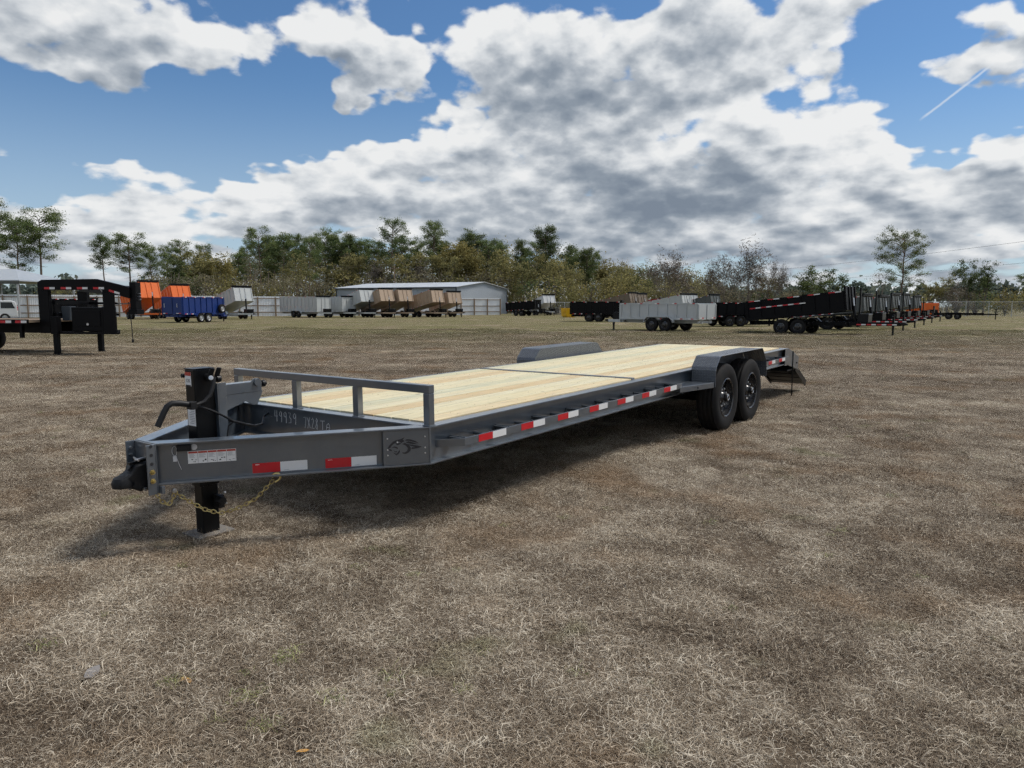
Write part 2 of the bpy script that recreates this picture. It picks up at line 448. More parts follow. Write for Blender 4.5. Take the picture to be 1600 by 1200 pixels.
def grass_patch(name, seed, n, rad, lay, lmin, lmax, wmin, wmax, mat, hmax=.03, tlo=0.0, thi=1.0):
    """a loose mat of curled blades; returns a mesh"""
    rs = np.random.RandomState(seed)
    r = rad * np.sqrt(rs.rand(n)) ** 1.15; th = rs.rand(n) * 2 * np.pi
    x0 = r * np.cos(th); y0 = r * np.sin(th)
    hd = rs.rand(n) * 2 * np.pi; ln = lmin + (lmax - lmin) * rs.rand(n) ** 1.6
    wd = wmin + (wmax - wmin) * rs.rand(n)
    curl = rs.randn(n) * 1.3; pitch = np.where(rs.rand(n) < lay, rs.rand(n) * .28, .35 + rs.rand(n) * .8)
    z0 = rs.rand(n) * hmax; tone = tlo + (thi - tlo) * np.where(rs.rand(n) < .26, .65 + .35 * rs.rand(n), .58 * rs.rand(n) ** .9)
    segs = 4
    V = np.zeros((n, segs + 1, 2, 3)); x, y, z = x0.copy(), y0.copy(), z0.copy(); h = hd.copy(); p = pitch.copy()
    for s in range(segs + 1):
        w = wd * (1 - .75 * s / segs) * .5
        nx, ny = -np.sin(h), np.cos(h)
        tw = rs.rand(n) * .6
        V[:, s, 0] = np.stack([x - nx * w, y - ny * w, z - w * tw], 1)
        V[:, s, 1] = np.stack([x + nx * w, y + ny * w, z + w * tw], 1)
        st = ln / segs
        x = x + np.cos(h) * np.cos(p) * st; y = y + np.sin(h) * np.cos(p) * st; z = np.maximum(z + np.sin(p) * st, .001)
        h = h + curl / segs + rs.randn(n) * .45; p = p - (.25 + rs.rand(n) * .35)
    verts = V.reshape(-1, 3)
    base = (np.arange(n) * (segs + 1) * 2)[:, None, None]
    s = np.arange(segs)[None, :, None] * 2
    q = np.concatenate([base + s, base + s + 1, base + s + 3, base + s + 2], 2).reshape(-1, 4)
    me = bpy.data.meshes.new(name)
    me.vertices.add(len(verts)); me.vertices.foreach_set('co', verts.astype(np.float32).ravel())
    me.loops.add(q.size); me.loops.foreach_set('vertex_index', q.astype(np.int32).ravel())
    me.polygons.add(len(q)); me.polygons.foreach_set('loop_start', (np.arange(len(q)) * 4).astype(np.int32))
    me.update(calc_edges=True)
    a = me.attributes.new('tone', 'FLOAT', 'POINT'); a.data.foreach_set('value', np.repeat(tone, (segs + 1) * 2).astype(np.float32))
    me.materials.append(mat)
    return me

def scatter(name, label, cat, pts, rots, scales, which, protos, kind='stuff'):
    """one object whose points carry copies of the patch meshes"""
    me = bpy.data.meshes.new(name); n = len(pts)
    me.vertices.add(n); me.vertices.foreach_set('co', np.asarray(pts, np.float32).ravel())
    for nm, arr, ty in (('turn', rots, 'FLOAT'), ('size', scales, 'FLOAT'), ('which', which, 'INT')):
        a = me.attributes.new(nm, ty, 'POINT'); a.data.foreach_set('value', np.asarray(arr, np.float32 if ty == 'FLOAT' else np.int32))
    o = bpy.data.objects.new(name, me); col.objects.link(o); tag(o, label, cat, None, kind)
    ng = bpy.data.node_groups.new(name, 'GeometryNodeTree')
    ng.interface.new_socket('Geometry', in_out='INPUT', socket_type='NodeSocketGeometry')
    ng.interface.new_socket('Geometry', in_out='OUTPUT', socket_type='NodeSocketGeometry')
    gi = ng.nodes.new('NodeGroupInput'); go = ng.nodes.new('NodeGroupOutput')
    # the meshes sit in a collection that is not linked to the scene
    cc = bpy.data.collections.new(name + '_pieces')
    for i, pm in enumerate(protos):
        po = bpy.data.objects.new('%s_piece_%02d' % (name, i), pm); cc.objects.link(po)
    ci = ng.nodes.new('GeometryNodeCollectionInfo'); ci.inputs[0].default_value = cc
    ci.inputs['Separate Children'].default_value = True; ci.inputs['Reset Children'].default_value = True
    ip = ng.nodes.new('GeometryNodeInstanceOnPoints'); ip.inputs['Pick Instance'].default_value = True
    def attr(nm, dt):
        nd = ng.nodes.new('GeometryNodeInputNamedAttribute'); nd.data_type = dt; nd.inputs[0].default_value = nm
        return nd.outputs[0]
    cb = ng.nodes.new('ShaderNodeCombineXYZ'); ng.links.new(attr('turn', 'FLOAT'), cb.inputs[2])
    ng.links.new(gi.outputs[0], ip.inputs['Points']); ng.links.new(ci.outputs[0], ip.inputs['Instance'])
    ng.links.new(attr('which', 'INT'), ip.inputs['Instance Index'])
    ng.links.new(cb.outputs[0], ip.inputs['Rotation']); ng.links.new(attr('size', 'FLOAT'), ip.inputs['Scale'])
    ng.links.new(ip.outputs[0], go.inputs[0])
    md = o.modifiers.new('scatter', 'NODES'); md.node_group = ng
    return o

bm_ = blade_material()
patches = [grass_patch('mat_%d' % i, 11 + i, 4600, .36, .84, .012, .055, .0007, .0016, bm_, .016) for i in range(5)]
patches += [grass_patch('matlong_%d' % i, 41 + i, 2600, .36, .66, .03, .10, .0008, .0019, bm_, .022) for i in range(2)]
patches += [grass_patch('tangle_%d' % i, 61 + i, 800, .15, .86, .03, .09, .0009, .0020, bm_, .020, .30, 1.0) for i in range(2)]
rs = np.random.RandomState(5)
pts, rots, scs, wh = [], [], [], []
STEP = .30
for D in np.arange(1.2, 46, STEP):
    half = D * .95 + 1.2
    keep = 1.0 if D < 11 else max(.16 if D < 32 else .16 * (46 - D) / 14, 1 - (D - 11) / 14)
    for sx in np.arange(-half, half, STEP):
        if rs.rand() > keep: continue
        p = CAM + FWD * float(D + rs.uniform(-.5, .5) * STEP) + RGT * float(sx + rs.uniform(-.5, .5) * STEP)
        if abs(sx) > D * .80 + .8 and rs.rand() < .5: continue
        if D < 12 and math.sin(p.x * 2.1 + 1.3 * math.sin(p.y * 1.7)) * math.sin(p.y * 2.6 + p.x * .8) > .55 and rs.rand() < .6: continue
        pts.append((p.x, p.y, .002)); rots.append(rs.rand() * 6.283)
        scs.append(rs.uniform(.85, 1.2) * (1.0 if D < 9 else 1.0 + (D - 9) * .04)); wh.append(rs.randint(0, 7) if rs.rand() < .55 else rs.randint(0, 5))
for k in range(1500):
    D = 2.0 + 16 * rs.rand() ** 1.1; p = CAM + FWD * float(D) + RGT * float(rs.uniform(-.85, .85) * D)
    pts.append((p.x, p.y, .004)); rots.append(rs.rand() * 6.283); scs.append(rs.uniform(.6, 1.25)); wh.append(7 + rs.randint(0, 2))
scatter('dry_grass', 'matted dormant straw-coloured grass covering the field', 'grass', pts, rots, scs, wh, patches)

# small live tufts
def green_mat():
    m = bpy.data.materials.new('green_blades'); m.use_nodes = True
    t = NT(m.node_tree); b = t.n['Principled BSDF']; b.inputs['Roughness'].default_value = .6
    tone = t.add('ShaderNodeAttribute', attribute_name='tone').outputs['Fac']
    t.put(b.inputs['Base Color'], t.ramp(tone, [(0, (.07, .085, .022)), (.5, (.15, .17, .045)), (1, (.34, .34, .12))])); return m
gmx = green_mat()
tufts = [grass_patch('tuft_%d' % i, 71 + i, 34, .06, .25, .03, .085, .002, .0036, gmx, .012) for i in range(3)]
gp = [(-1.90, -.81), (-1.76, -1.05), (-1.58, -1.26), (-1.98, -.51), (-2.1, .23), (-2.05, -.92), (2.59, -1.16), (-.16, -1.99), (-1.93, -1.0), (-1.7, -.75), (-1.45, -1.1)]
pts, rots, scs, wh = [], [], [], []
for (x, y) in gp:
    for k in range(rs.randint(1, 3)):
        pts.append((x + rs.uniform(-.07, .07), y + rs.uniform(-.07, .07), .014)); rots.append(rs.rand() * 6.28); scs.append(rs.uniform(.55, .95)); wh.append(rs.randint(0, 3))
for k in range(70):
    D = rs.uniform(2.3, 12); p = CAM + FWD * D + RGT * rs.uniform(-.7, .7) * D
    pts.append((p.x, p.y, .012)); rots.append(rs.rand() * 6.28); scs.append(rs.uniform(.4, .9)); wh.append(rs.randint(0, 3))
scatter('green_grass', 'sparse small tufts of live green grass in the straw', 'grass', pts, rots, scs, wh, tufts)

# litter on the grass
def flat_bit(name, label, cat, x, y, pts, th, mat, rz, group=None):
    m = MB(); m.prism([(a, b, 0) for a, b in pts], (0, 0, th)); o = m.build(name, mat); o.location = (x, y, .022); o.rotation_euler = (.12, -.1, rz); tag(o, label, cat, group)
flat_bit('bark_scrap', 'pale grey scrap of bark lying on the grass at lower left', 'scrap', -2.16, -.22, [(-.035, -.018), (.0, -.026), (.02, -.02), (.047, -.004), (.03, .012), (.008, .024), (-.02, .016), (-.042, .004)], .004, pmat('grey_scrap', (.20, .185, .175), .8, vary=.2, vscale=30), .6)
lf = pmat('orange_leaf', (.50, .26, .06), .6, vary=.2, vscale=40)
for i, (x, y, lb) in enumerate(((-1.985, -.545, 'larger fallen orange leaf near the grey scrap'), (-1.975, -.575, 'smaller fallen orange leaf beside the larger one'), (-2.0, -1.27, 'fallen orange leaf alone near the bottom edge'))):
    flat_bit('fallen_leaf', lb, 'leaf', x, y, [(-.02, 0), (-.008, .010), (.008, .009), (.022, .001), (.006, -.009), (-.01, -.008)], .001, lf, i * 1.3, 'fallen leaves on the grass')

# ------------------------------------------------------------------ the equipment trailer in front
T, H, W, L = .6565, .2436, 2.094, 8.04
trailer = thing('equipment_trailer', 'long dark grey equipment trailer with pale wooden plank deck in the foreground', 'trailer', (0, 0, 0), rot=(0, -.0154, 0))
gz = lambda x: -.0154 * x                       # the ground seen from the trailer's own frame
g, k = MAT['gray'], MAT['black']
TF, TW, FW = .012, .009, .10                    # flange thickness, web thickness, flange width

def wood_mat(i, base, knots):
    m = bpy.data.materials.new('deck_pine_%d' % i); m.use_nodes = True
    t = NT(m.node_tree); b = t.n['Principled BSDF']; b.inputs['Roughness'].default_value = .62
    vec = t.add('ShaderNodeTexCoord').outputs['Object']
    oi = t.add('ShaderNodeObjectInfo')
    off = t.vmath('MULTIPLY', t.math('MULTIPLY', oi.outputs['Random'], 37.0), (1, 1, 1))
    v = t.vmath('ADD', vec, off)
    gr = t.noise(t.vmath('MULTIPLY', v, (1.1, 26, 26)), 2.0, 5, .6, .6)
    g2 = t.noise(t.vmath('MULTIPLY', v, (.5, 5, 5)), 1.2, 3, .55)
    c = t.mix(t.range(gr, .3, .7), tuple(x * .70 for x in base), tuple(min(1, x * 1.15) for x in base))
    c = t.mix(t.range(g2, .4, .75, 0, .5), c, (base[0] * .98, base[1] * .86, base[2] * .62))
    kn = t.voronoi(t.vmath('MULTIPLY', v, (1.0, 2.6, 1)), 1.5 + knots, 'F1')
    c = t.mix(t.range(kn, .035, .075, .75, 0), c, (.16, .085, .035))
    t.put(b.inputs['Base Color'], c)
    bn = t.add('ShaderNodeBump'); bn.inputs['Strength'].default_value = .25; bn.inputs['Distance'].default_value = .003
    t.put(bn.inputs['Height'], gr); t.put(b.inputs['Normal'], bn.outputs[0])
    return m
PINE = [wood_mat(0, (.66, .60, .41), .3), wood_mat(1, (.65, .54, .34), .6), wood_mat(2, (.57, .55, .39), .45), wood_mat(3, (.60, .47, .28), .4)]

# side rails: wide-flange beams
def rail(y0, name='side_rail'):
    m = MB(); yc = y0 + FW / 2
    m.box(0, L, y0, y0 + FW, T - TF, T); m.box(0, L, y0, y0 + FW, T - H, T - H + TF)
    m.box(0, L, yc - TW / 2, yc + TW / 2, T - H + TF - .001, T - TF + .001)
    return m.build(name, g, trailer, .0025)
rail(0); rail(W - FW)
# front cross beam
m = MB(); m.box(.0, FW, FW + .001, W - FW - .001, T - TF, T); m.box(0, FW, FW + .001, W - FW - .001, T - H, T - H + TF)
m.box(.046, .055, .055, W - .055, T - H + TF - .001, T - TF + .001)
front_beam = m.build('front_beam', g, trailer, .0025)
# rear cross beam, divider strip, joists
MBx = MB(); MBx.box(L - .07, L - .002, FW, W - FW, T - .2, T + .004); MBx.build('rear_beam', g, trailer, .002)
xc = 3.04
MBx = MB(); MBx.box(xc - .028, xc + .028, FW + .002, W - FW - .002, T - .05, T + .016); MBx.build('divider_strip', g, trailer, .002)
x = .45
jm = MB(); jm.box(-.03, .03, FW / 2 + .006, W - FW / 2 - .006, -.004, 0); jm.box(-.03, .03, FW / 2 + .006, W - FW / 2 - .006, -.08, -.076); jm.box(-.003, .003, FW / 2 + .006, W - FW / 2 - .006, -.077, -.003)
jme = jm.mesh('joist', g)
while x < L - .2:
    link('joist', jme, trailer, loc=(x, 0, T - .045)); x += .406
# deck planks
nb = 11; bw = (W - 2 * FW - .004) / nb
rw = random.Random(3)
order = [[1, 0, 0, 3, 0, 2, 0, 0, 3, 1, 2], [1, 0, 3, 0, 0, 1, 0, 2, 0, 0, 2]]
for s_, (xa_, xb_) in enumerate(((FW + .003, xc - .031), (xc + .031, L - .074))):
    for i in range(nb):
        y0 = FW + .002 + i * bw
        m = MB(); dz = rw.uniform(-.0012, .0015)
        m.box(xa_ + rw.uniform(0, .004), xb_ - rw.uniform(0, .004), y0 + .005, y0 + bw - .005, T - .04, T + .008 + dz)
        m.build('plank', PINE[order[s_][i]], trailer, .0035)
# deck screws
sm = MB(); sm.lathe([(.006, 0), (.006, .0012)], (0, 0, 0), (0, 0, 1), 8); sme = sm.mesh('screw_heads', MAT['blackmatte'])
sm = MB(); x = .45
while x < L - .2:
    if abs(x - xc) > .08:
        for i in range(nb):
            for q in (.3, .7):
                sm.lathe([(.0035, 0), (.0035, .0012)], (x + rw.uniform(-.008, .008), FW + .002 + (i + q) * bw, T + .0085), (0, 0, 1), 6)
    x += .406
sc_ = sm.build('screw', pmat('brown_screw', (.22, .16, .09), .6), trailer); sc_['kind'] = 'stuff'

# tongue: two beams meeting at the coupler
dT = Vector((-.8035, .5954, 0)); nT = Vector((.5954, .8035, 0))
def mir(p, far): return Vector((p[0], W - p[1] if far else p[1], p[2]))
def tongue(far):
    m = MB()
    fl = [(0 - .001, 0, 0), (0 - .001, .124, 0), (-1.2455, 1.0465, 0), (-1.255, 1.0465, 0), (-1.255, .93, 0)]
    for z0 in (T - TF, T - H): m.prism([mir((a, b, z0), far) for a, b, c in fl], (0, 0, TF))
    wb = [(0 - .001, .0575, 0), (0 - .001, .0685, 0), (-1.235, .985, 0), (-1.25, .985, 0)]
    m.prism([mir((a, b, T - H + TF - .001), far) for a, b, c in wb], (0, 0, H - 2 * TF + .002))
    return m.build('tongue_beam', g, trailer, .0025)
tongue(False); tongue(True)
# stiffener plate that closes the near beam at the corner, flange to flange
P0 = lambda s, out=0.0, z=0.0: Vector((dT.x * s - nT.x * out, dT.y * s - nT.y * out, z))
m = MB()
a, b = P0(.0, -.006), P0(.292, -.006)
m.prism([P0(0.006, -.007, T - H + TF + .001), P0(.292, -.007, T - H + TF + .001), P0(.292, -.007, T - TF - .001), P0(0.006, -.007, T - TF - .001)], tuple(nT * .006))
corner_plate = m.build('corner_plate', g, trailer, .0015)
m = MB(); m.bar((.004, .005, T - H + TF), (.004, .005, T - TF), .012, .012, (1, 0, 0)); m.build('corner_weld', g, trailer, .003)
m = MB(); m.lathe([(.005, 0), (.005, .003), (0, .004)], (0, 0, 0), -nT, 8); rvm = m.mesh('rivet', MAT['steel'])
for s_ in (.03, .265):
    for z in (T - .13, T - .165, T - .06): link('rivet', rvm, trailer, loc=P0(s_, -.006, z))
# emblem of a snarling panther head
emb = [[(215, 432), (238, 392), (285, 345), (335, 325), (380, 318), (430, 297), (405, 325), (425, 348), (385, 372), (362, 352), (335, 340), (318, 352), (322, 372), (300, 372), (270, 395), (250, 425)],
       [(215, 432), (235, 436), (262, 450), (272, 470), (250, 468), (228, 452)],
       [(322, 372), (352, 366), (385, 376), (360, 392), (325, 395)],
       [(262, 425), (300, 410), (335, 420), (345, 450), (325, 440), (300, 428)],
       [(275, 488), (300, 512), (325, 532), (350, 515), (368, 485), (362, 458), (346, 484), (325, 508), (300, 500)],
       [(288, 462), (312, 480), (335, 470), (322, 492), (302, 488)],
       [(385, 488), (402, 512), (430, 522), (468, 508), (497, 480), (503, 450), (480, 402), (430, 372), (395, 385), (440, 410), (465, 445), (455, 480), (425, 500), (400, 498)],
       [(430, 342), (455, 325), (500, 330), (560, 355), (602, 392), (550, 372), (490, 352)],
       [(440, 366), (470, 354), (530, 372), (592, 402), (520, 395), (470, 380)],
       [(445, 386), (520, 404), (590, 420), (640, 440), (585, 455), (508, 462), (514, 438), (558, 440), (490, 412)]]
m = MB()
for poly in emb:
    pts_ = []
    for (ex, ey) in poly:
        s_ = .266 - (ex - 215) / (640 - 215) * (.266 - .050); z = .600 - (ey - 297) / (532 - 297) * (.600 - .488)
        pts_.append(P0(s_, -.0055, z))
    m.prism(pts_, tuple(-nT * -.0003))
m.build('emblem', MAT['ink'], corner_plate, label='black emblem of a snarling panther head')
m = MB(); m.lathe([(.0045, 0), (.0045, .001)], P0(.203, -.0042, .571), -nT, 8); m.build('emblem_eye', MAT['label'], corner_plate)

WEB = -.0448      # the web of the near tongue beam lies this far inside the flange edge
def tongue_plate(m, s0, s1, z0, z1, th=.0012, out=WEB):
    m.prism([P0(s0, out, z0), P0(s1, out, z0), P0(s1, out, z1), P0(s0, out, z1)], tuple(-nT * th)); return m
for (s0, s1, s2, z0, z1) in ((1.060, .903, .746, .434, .493), (.640, .485, .330, .431, .490)):
    a_ = tongue_plate(MB(), s0, s1, z0, z1).build('red_tape', MAT['red'], trailer)
    b_ = tongue_plate(MB(), s1 - .0005, s2, z0, z1).build('white_tape', MAT['white'], trailer)
    tongue_plate(MB(), s0 - .015, s0 - .04, z1 - .010, z1 - .0075, .0005, WEB + .0013).build('print', MAT['label'], a_)
    tongue_plate(MB(), s1 - .02, s1 - .05, z0 + .006, z0 + .0085, .0005, WEB + .0013).build('print', MAT['greyink'], b_)
# warning label with five panels
lab = tongue_plate(MB(), 1.408, 1.146, .519, .592).build('warning_label', MAT['label'], trailer, label='white warning label with red header and five panels')
m = MB(); m2 = MB(); m3 = MB(); rl = random.Random(4)
for i in range(5):
    a0 = 1.404 - i * .0516; a1 = a0 - .049
    tongue_plate(m, a0, a1, .5785, .5895, .0004, WEB + .0013)
    for j in range(6):
        w_ = rl.uniform(.55, .95)
        tongue_plate(m2, a0 - .004, a0 - .004 - .042 * w_, .5735 - j * .0042, .5752 - j * .0042, .0004, WEB + .0013)
    for j in range(4):
        c_ = a0 - rl.uniform(.008, .036); zz = rl.uniform(.523, .542); tongue_plate(m3, c_, c_ - rl.uniform(.004, .011), zz, zz + rl.uniform(.002, .006), .0004, WEB + .0013)
    tongue_plate(m3, a1 + .0003, a1 - .0012, .521, .578, .0004, WEB + .0013)
m.build('red_header', MAT['redink'], lab); pl_ = m2.build('print', MAT['greyink'], lab); pl_['kind'] = 'stuff'; m3.build('pictogram', MAT['ink'], lab)
# black box, plastic tag and its cable tie
tongue_plate(MB(), 1.462, 1.385, .600, .634, .03).build('junction_box', MAT['blackmatte'], trailer, .002)
m = MB()
cxy = [P0(1.372 + .018 * math.cos(a_), WEB + .004, .617 + .018 * math.sin(a_)) for a_ in np.linspace(0, 6.283, 14)[:-1]]
m.prism(cxy, tuple(-nT * .001)); m.build('round_tag', MAT['plastic'], trailer)
m = MB(); loop = [P0(1.475 + .014 * math.sin(a_) * (1 if a_ < 4 else .8), WEB + .006, .600 + .028 * math.cos(a_)) for a_ in np.linspace(0, 6.28, 16)]
m.tube(loop, .0016, 6); m.tube([P0(1.470, WEB + .006, .572), P0(1.455, WEB + .006, .52), P0(1.445, WEB + .006, .49)], .0016, 6)
tongue_plate(m, 1.486, 1.466, .538, .570, .001, WEB + .004)
m.build('cable_tie_tag', MAT['plastic'], trailer)

# coupler channel with bolted ball coupler
m = MB(); m.box(-1.264, -1.2555, .93, 1.164, T - .285, T - .004)
for y0 in (.93, 1.156): m.box(-1.315, -1.264, y0, y0 + .008, T - .29, T - .002)
m.build('coupler_channel', g, trailer, .003)
m = MB(); m.box(-1.2545, -1.235, .9, 1.194, T - H - .045, T - H - .002); m.build('chain_plate', g, trailer, .003)
for (z, y, d, mt) in ((.645, .929, -1, 'ink'), (.595, .929, -1, 'ink'), (.545, .929, -1, 'ink')):
    m = MB(); m.lathe([(.010, 0), (.010, .0008)], (-1.288, y, z), (0, -1, 0), 12); m.build('bolt_hole', MAT[mt], trailer)
for z in (.498, .447):
    m = MB(); m.lathe([(.016, 0), (.016, .003), (.011, .003), (.011, .014), (.006, .014), (.006, .024)], (-1.288, .929, z), (0, -1, 0), 6)
    m.build('bolt', MAT['gold'], trailer)
for z in (.615, .575):
    m = MB(); m.lathe([(.009, 0), (.009, .008), (0, .009)], (-1.29, 1.1555, z), (0, -1, 0), 8); m.build('bolt', MAT['steel'], trailer)
m = MB()
prof = [(-1.262, .385), (-1.262, .535), (-1.315, .545), (-1.345, .540), (-1.362, .500), (-1.395, .484), (-1.432, .470), (-1.44, .44), (-1.43, .418), (-1.38, .415), (-1.33, .388)]
yc = W / 2
n0 = len(prof)
def sec(wf): return [(px_, yc + wf * (.062 if px_ > -1.36 else .050), pz) for (px_, pz) in prof]
m.add(sec(-1) + sec(1), [tuple(range(n0)), tuple(range(2 * n0 - 1, n0 - 1, -1))] + [(i, i + n0, (i + 1) % n0 + n0, (i + 1) % n0) for i in range(n0)])
coup = m.build('coupler', MAT['blackmatte'], trailer, .012, True)
m = MB(); m.lathe([(.033, 0), (.058, .004), (.062, .03), (.05, .058), (.02, .072), (0, .074)], (-1.395, yc, .415), (0, 0, 1), 20); m.build('ball_socket', MAT['blackmatte'], coup, smooth=True)
m = MB(); m.bar((-1.27, yc - .01, .556), (-1.365, yc - .01, .548), .03, .014); m.bar((-1.35, yc - .01, .54), (-1.372, yc - .01, .512), .03, .012); m.build('latch', MAT['black'], coup, .003)
m = MB(); m.tube([(-1.30, yc + .055, .566), (-1.33, yc - .055, .566)], .006, 8); m.tube([(-1.275, yc - .03, .57), (-1.34, yc - .035, .566)], .007, 8); m.build('latch_pin', MAT['steel'], coup)
m = MB(); m.lathe([(.012, 0), (.012, .014), (0, .016)], (-1.31, .985, .40), (0, -1, 0), 10); m.build('bolt', MAT['steel'], trailer)

# safety chains
def chain(m, pts, link_len=.032, r=.0030, wd=.0105):
    """links laid along a path"""
    pts = [Vector(p) for p in pts]; seg = []; tot = 0
    fine = []
    for i in range(len(pts) - 1):
        for q in range(24): fine.append(pts[i].lerp(pts[i + 1], q / 24))
    fine.append(pts[-1])
    dist = [0]
    for i in range(1, len(fine)): dist.append(dist[-1] + (fine[i] - fine[i - 1]).length)
    def pos(d):
        for i in range(1, len(fine)):
            if dist[i] >= d:
                f = (d - dist[i - 1]) / max(1e-9, dist[i] - dist[i - 1]); return fine[i - 1].lerp(fine[i], f)
        return fine[-1]
    pitch = link_len - 2.6 * r; nn = int(dist[-1] / pitch)
    for i in range(nn):
        a, b = pos(i * pitch), pos(min((i + 1) * pitch, dist[-1])); c = (a + b) / 2; t = (b - a).normalized()
        sd = t.cross(Vector((0, 0, 1))).normalized(); up = sd.cross(t)
        e = sd if i % 2 else up
        ang = rw.uniform(-.35, .35); e = (e * math.cos(ang) + t.cross(e) * math.sin(ang))
        ring = []
        for q in range(12):
            an = 2 * math.pi * q / 12
            ring.append(c + t * math.cos(an) * link_len * .5 * (1.0) + e * math.sin(an) * wd * (1.0 if abs(math.sin(an)) < .95 else .95))
        m.tube(ring, r, 5, closed=True)
    return m
def sag(a, b, low, n=9):
    a, b = Vector(a), Vector(b); o = []
    for i in range(n):
        f = i / (n - 1); p = a.lerp(b, f); p.z -= low * 4 * f * (1 - f); o.append(p)
    return o
ch1 = [(-1.188, .905, .372), (-1.136, .868, .317), (-1.057, .812, .245), (-.989, .76, .215), (-.91, .705, .235), (-.829, .642, .285), (-.745, .578, .392)]
m = chain(MB(), ch1); c1 = m.build('safety_chain', MAT['gold'], trailer, smooth=True); c1['kind'] = 'stuff'; c1['label'] = 'gold safety chain hooked onto the tongue'
m = chain(MB(), [(-1.256, .959, .365), (-1.240, .946, .318), (-1.212, .925, .292), (-1.19, .91, .32), (-1.181, .904, .362)])
c2 = m.build('safety_chain', MAT['gold'], trailer, smooth=True); c2['kind'] = 'stuff'; c2['label'] = 'short gold safety chain hanging below the coupler'
m = MB(); hk = []
hc = Vector((-.735, .566, .408)); t_ = -dT
for q in range(11):
    an = R(-60 + q * 25); hk.append(hc + t_ * math.cos(an) * .022 + Vector((0, 0, 1)) * math.sin(an) * .022)
m.tube(hk, [.0055, .0065, .0075, .008, .008, .008, .0075, .007, .0065, .006, .004], 8); m.tube([hk[0], hk[0] - t_ * .02 + Vector((0, 0, -.012))], .006, 8)
m.build('chain_hook', MAT['gold'], trailer, smooth=True)
m = MB(); m.lathe([(.014, 0), (.014, .012), (.008, .012), (.008, .02)], (-1.19, .895, .378), (0, -1, 0), 10); m.build('bolt', MAT['steel'], trailer)

# drop-leg jack in the middle of the tongue
jx, jy = -.902, W / 2
jack = MB(); jack.box(jx - .065, jx + .065, jy - .05, jy + .05, .33, 1.045); jack = jack.build('jack', k, trailer, .006, label='black drop-leg jack on the tongue')
m = MB(); m.box(jx - .068, jx + .068, jy - .053, jy + .053, 1.045, 1.052); m.build('jack_cap', k, jack, .002)
m = MB(); m.box(jx - .054, jx + .054, jy - .042, jy + .042, gz(jx) + .012, .34); m.build('drop_leg', k, jack, .005)
m = MB(); m.box(jx - .12, jx + .12, jy - .10, jy + .10, gz(jx) + .008, gz(jx) + .02); m.build('jack_foot', MAT['steel'] if False else pmat('dusty_steel_plate', (.16, .15, .14), .6, dirt=(.25, .22, .18), dscale=12, damt=.6), jack, .003)
m = MB(); m.box(jx + .02, jx + .06, jy - .10, jy - .04, .185, .265); m.lathe([(.026, 0), (.026, .05)], (jx + .03, jy - .13, .235), (0, 1, 0), 14); m.build('leg_lock', MAT['blackmatte'], jack, .004)
m = MB(); arc = [(jx + .085, jy - .07 + .03 * math.sin(a_), .235 + .035 * math.cos(a_)) for a_ in np.linspace(0, 3.4, 9)]
m.tube(arc, .007, 8); m.build('lock_ring', MAT['steel'], jack, smooth=True)
# labels on the jack
m = MB(); m.box(jx - .0663, jx - .0652, jy - .018, jy + .046, .945, 1.03); jl = m.build('jack_label', MAT['label'], jack, label='white and red rating label')
m = MB(); m.box(jx - .0667, jx - .0662, jy - .018, jy + .046, 1.008, 1.03); m.build('red_header', MAT['redink'], jl)
m = MB(); m.box(jx - .0667, jx - .0662, jy - .014, jy + .042, .9445, .953); m.build('print', MAT['ink'], jl)
m = MB(); m.box(jx - .0663, jx - .0652, jy - .044, jy + .038, .705, .815); jl2 = m.build('jack_notice', MAT['label'], jack)
m = MB()
for q in range(9): m.box(jx - .0667, jx - .0662, jy - .038 + rl.uniform(0, .012), jy + .032 - rl.uniform(0, .03), .803 - q * .0105, .807 - q * .0105)
pj_ = m.build('print', MAT['greyink'], jl2); pj_['kind'] = 'stuff'
def text_obj(body, size, mat, parent, Mx, name='print', th=.0004):
    cu = bpy.data.curves.new(name, 'FONT'); cu.body = body; cu.size = size; cu.extrude = th; cu.align_x = 'CENTER'; cu.align_y = 'CENTER'
    tmp = bpy.data.objects.new('tmp_text', cu); col.objects.link(tmp)
    dg = bpy.context.evaluated_depsgraph_get(); me = bpy.data.meshes.new_from_object(tmp.evaluated_get(dg))
    bpy.data.objects.remove(tmp); me.name = name; me.transform(Mx); me.materials.clear(); me.materials.append(mat)
    return link(name, me, parent)
text_obj('12K', .03, MAT['ink'], jl, Matrix.Translation((jx - .0666, jy + .014, .978)) @ Matrix(((0, 0, -1, 0), (-1, 0, 0, 0), (0, 1, 0, 0), (0, 0, 0, 1))))
# gearbox shafts and fork at the top, crank handle folded forward
m = MB(); m.tube([(jx - .07, jy + .075, 1.005), (jx + .02, jy + .075, 1.005)], .013, 10); m.build('stub_shaft', MAT['blackmatte'], jack, smooth=True); m = MB(); m.tube([(jx + .015, jy - .05, 1.0), (jx + .015, jy - .10, 1.0)], .018, 12); m.build('gear_shaft', MAT['blackmatte'], jack, smooth=True)
m = MB()
for dx_ in (-.022, .022): m.bar((jx + .02 + dx_, jy - .105, .985), (jx + .035 + dx_, jy - .125, 1.055), .012, .03, (1, 0, 0))
m.lathe([(.02, 0), (.02, .03)], (jx + .04, jy - .11, .985), (1, 0, 0), 12); m.build('crank_fork', MAT['black'], jack, .004)
m = MB(); m.lathe([(.014, 0), (.014, .006), (.006, .007)], (jx - .004, jy - .128, .998), (-.3, -1, .2), 12); m.build('pivot_pin', MAT['steel'], jack)
hp = [(jx + .02, jy - .125, 1.0), (jx + .005, jy - .135, .955), (jx - .02, jy - .14, .90), (jx - .06, jy - .14, .862), (jx - .10, jy - .135, .850), (jx - .15, jy - .13, .853)]
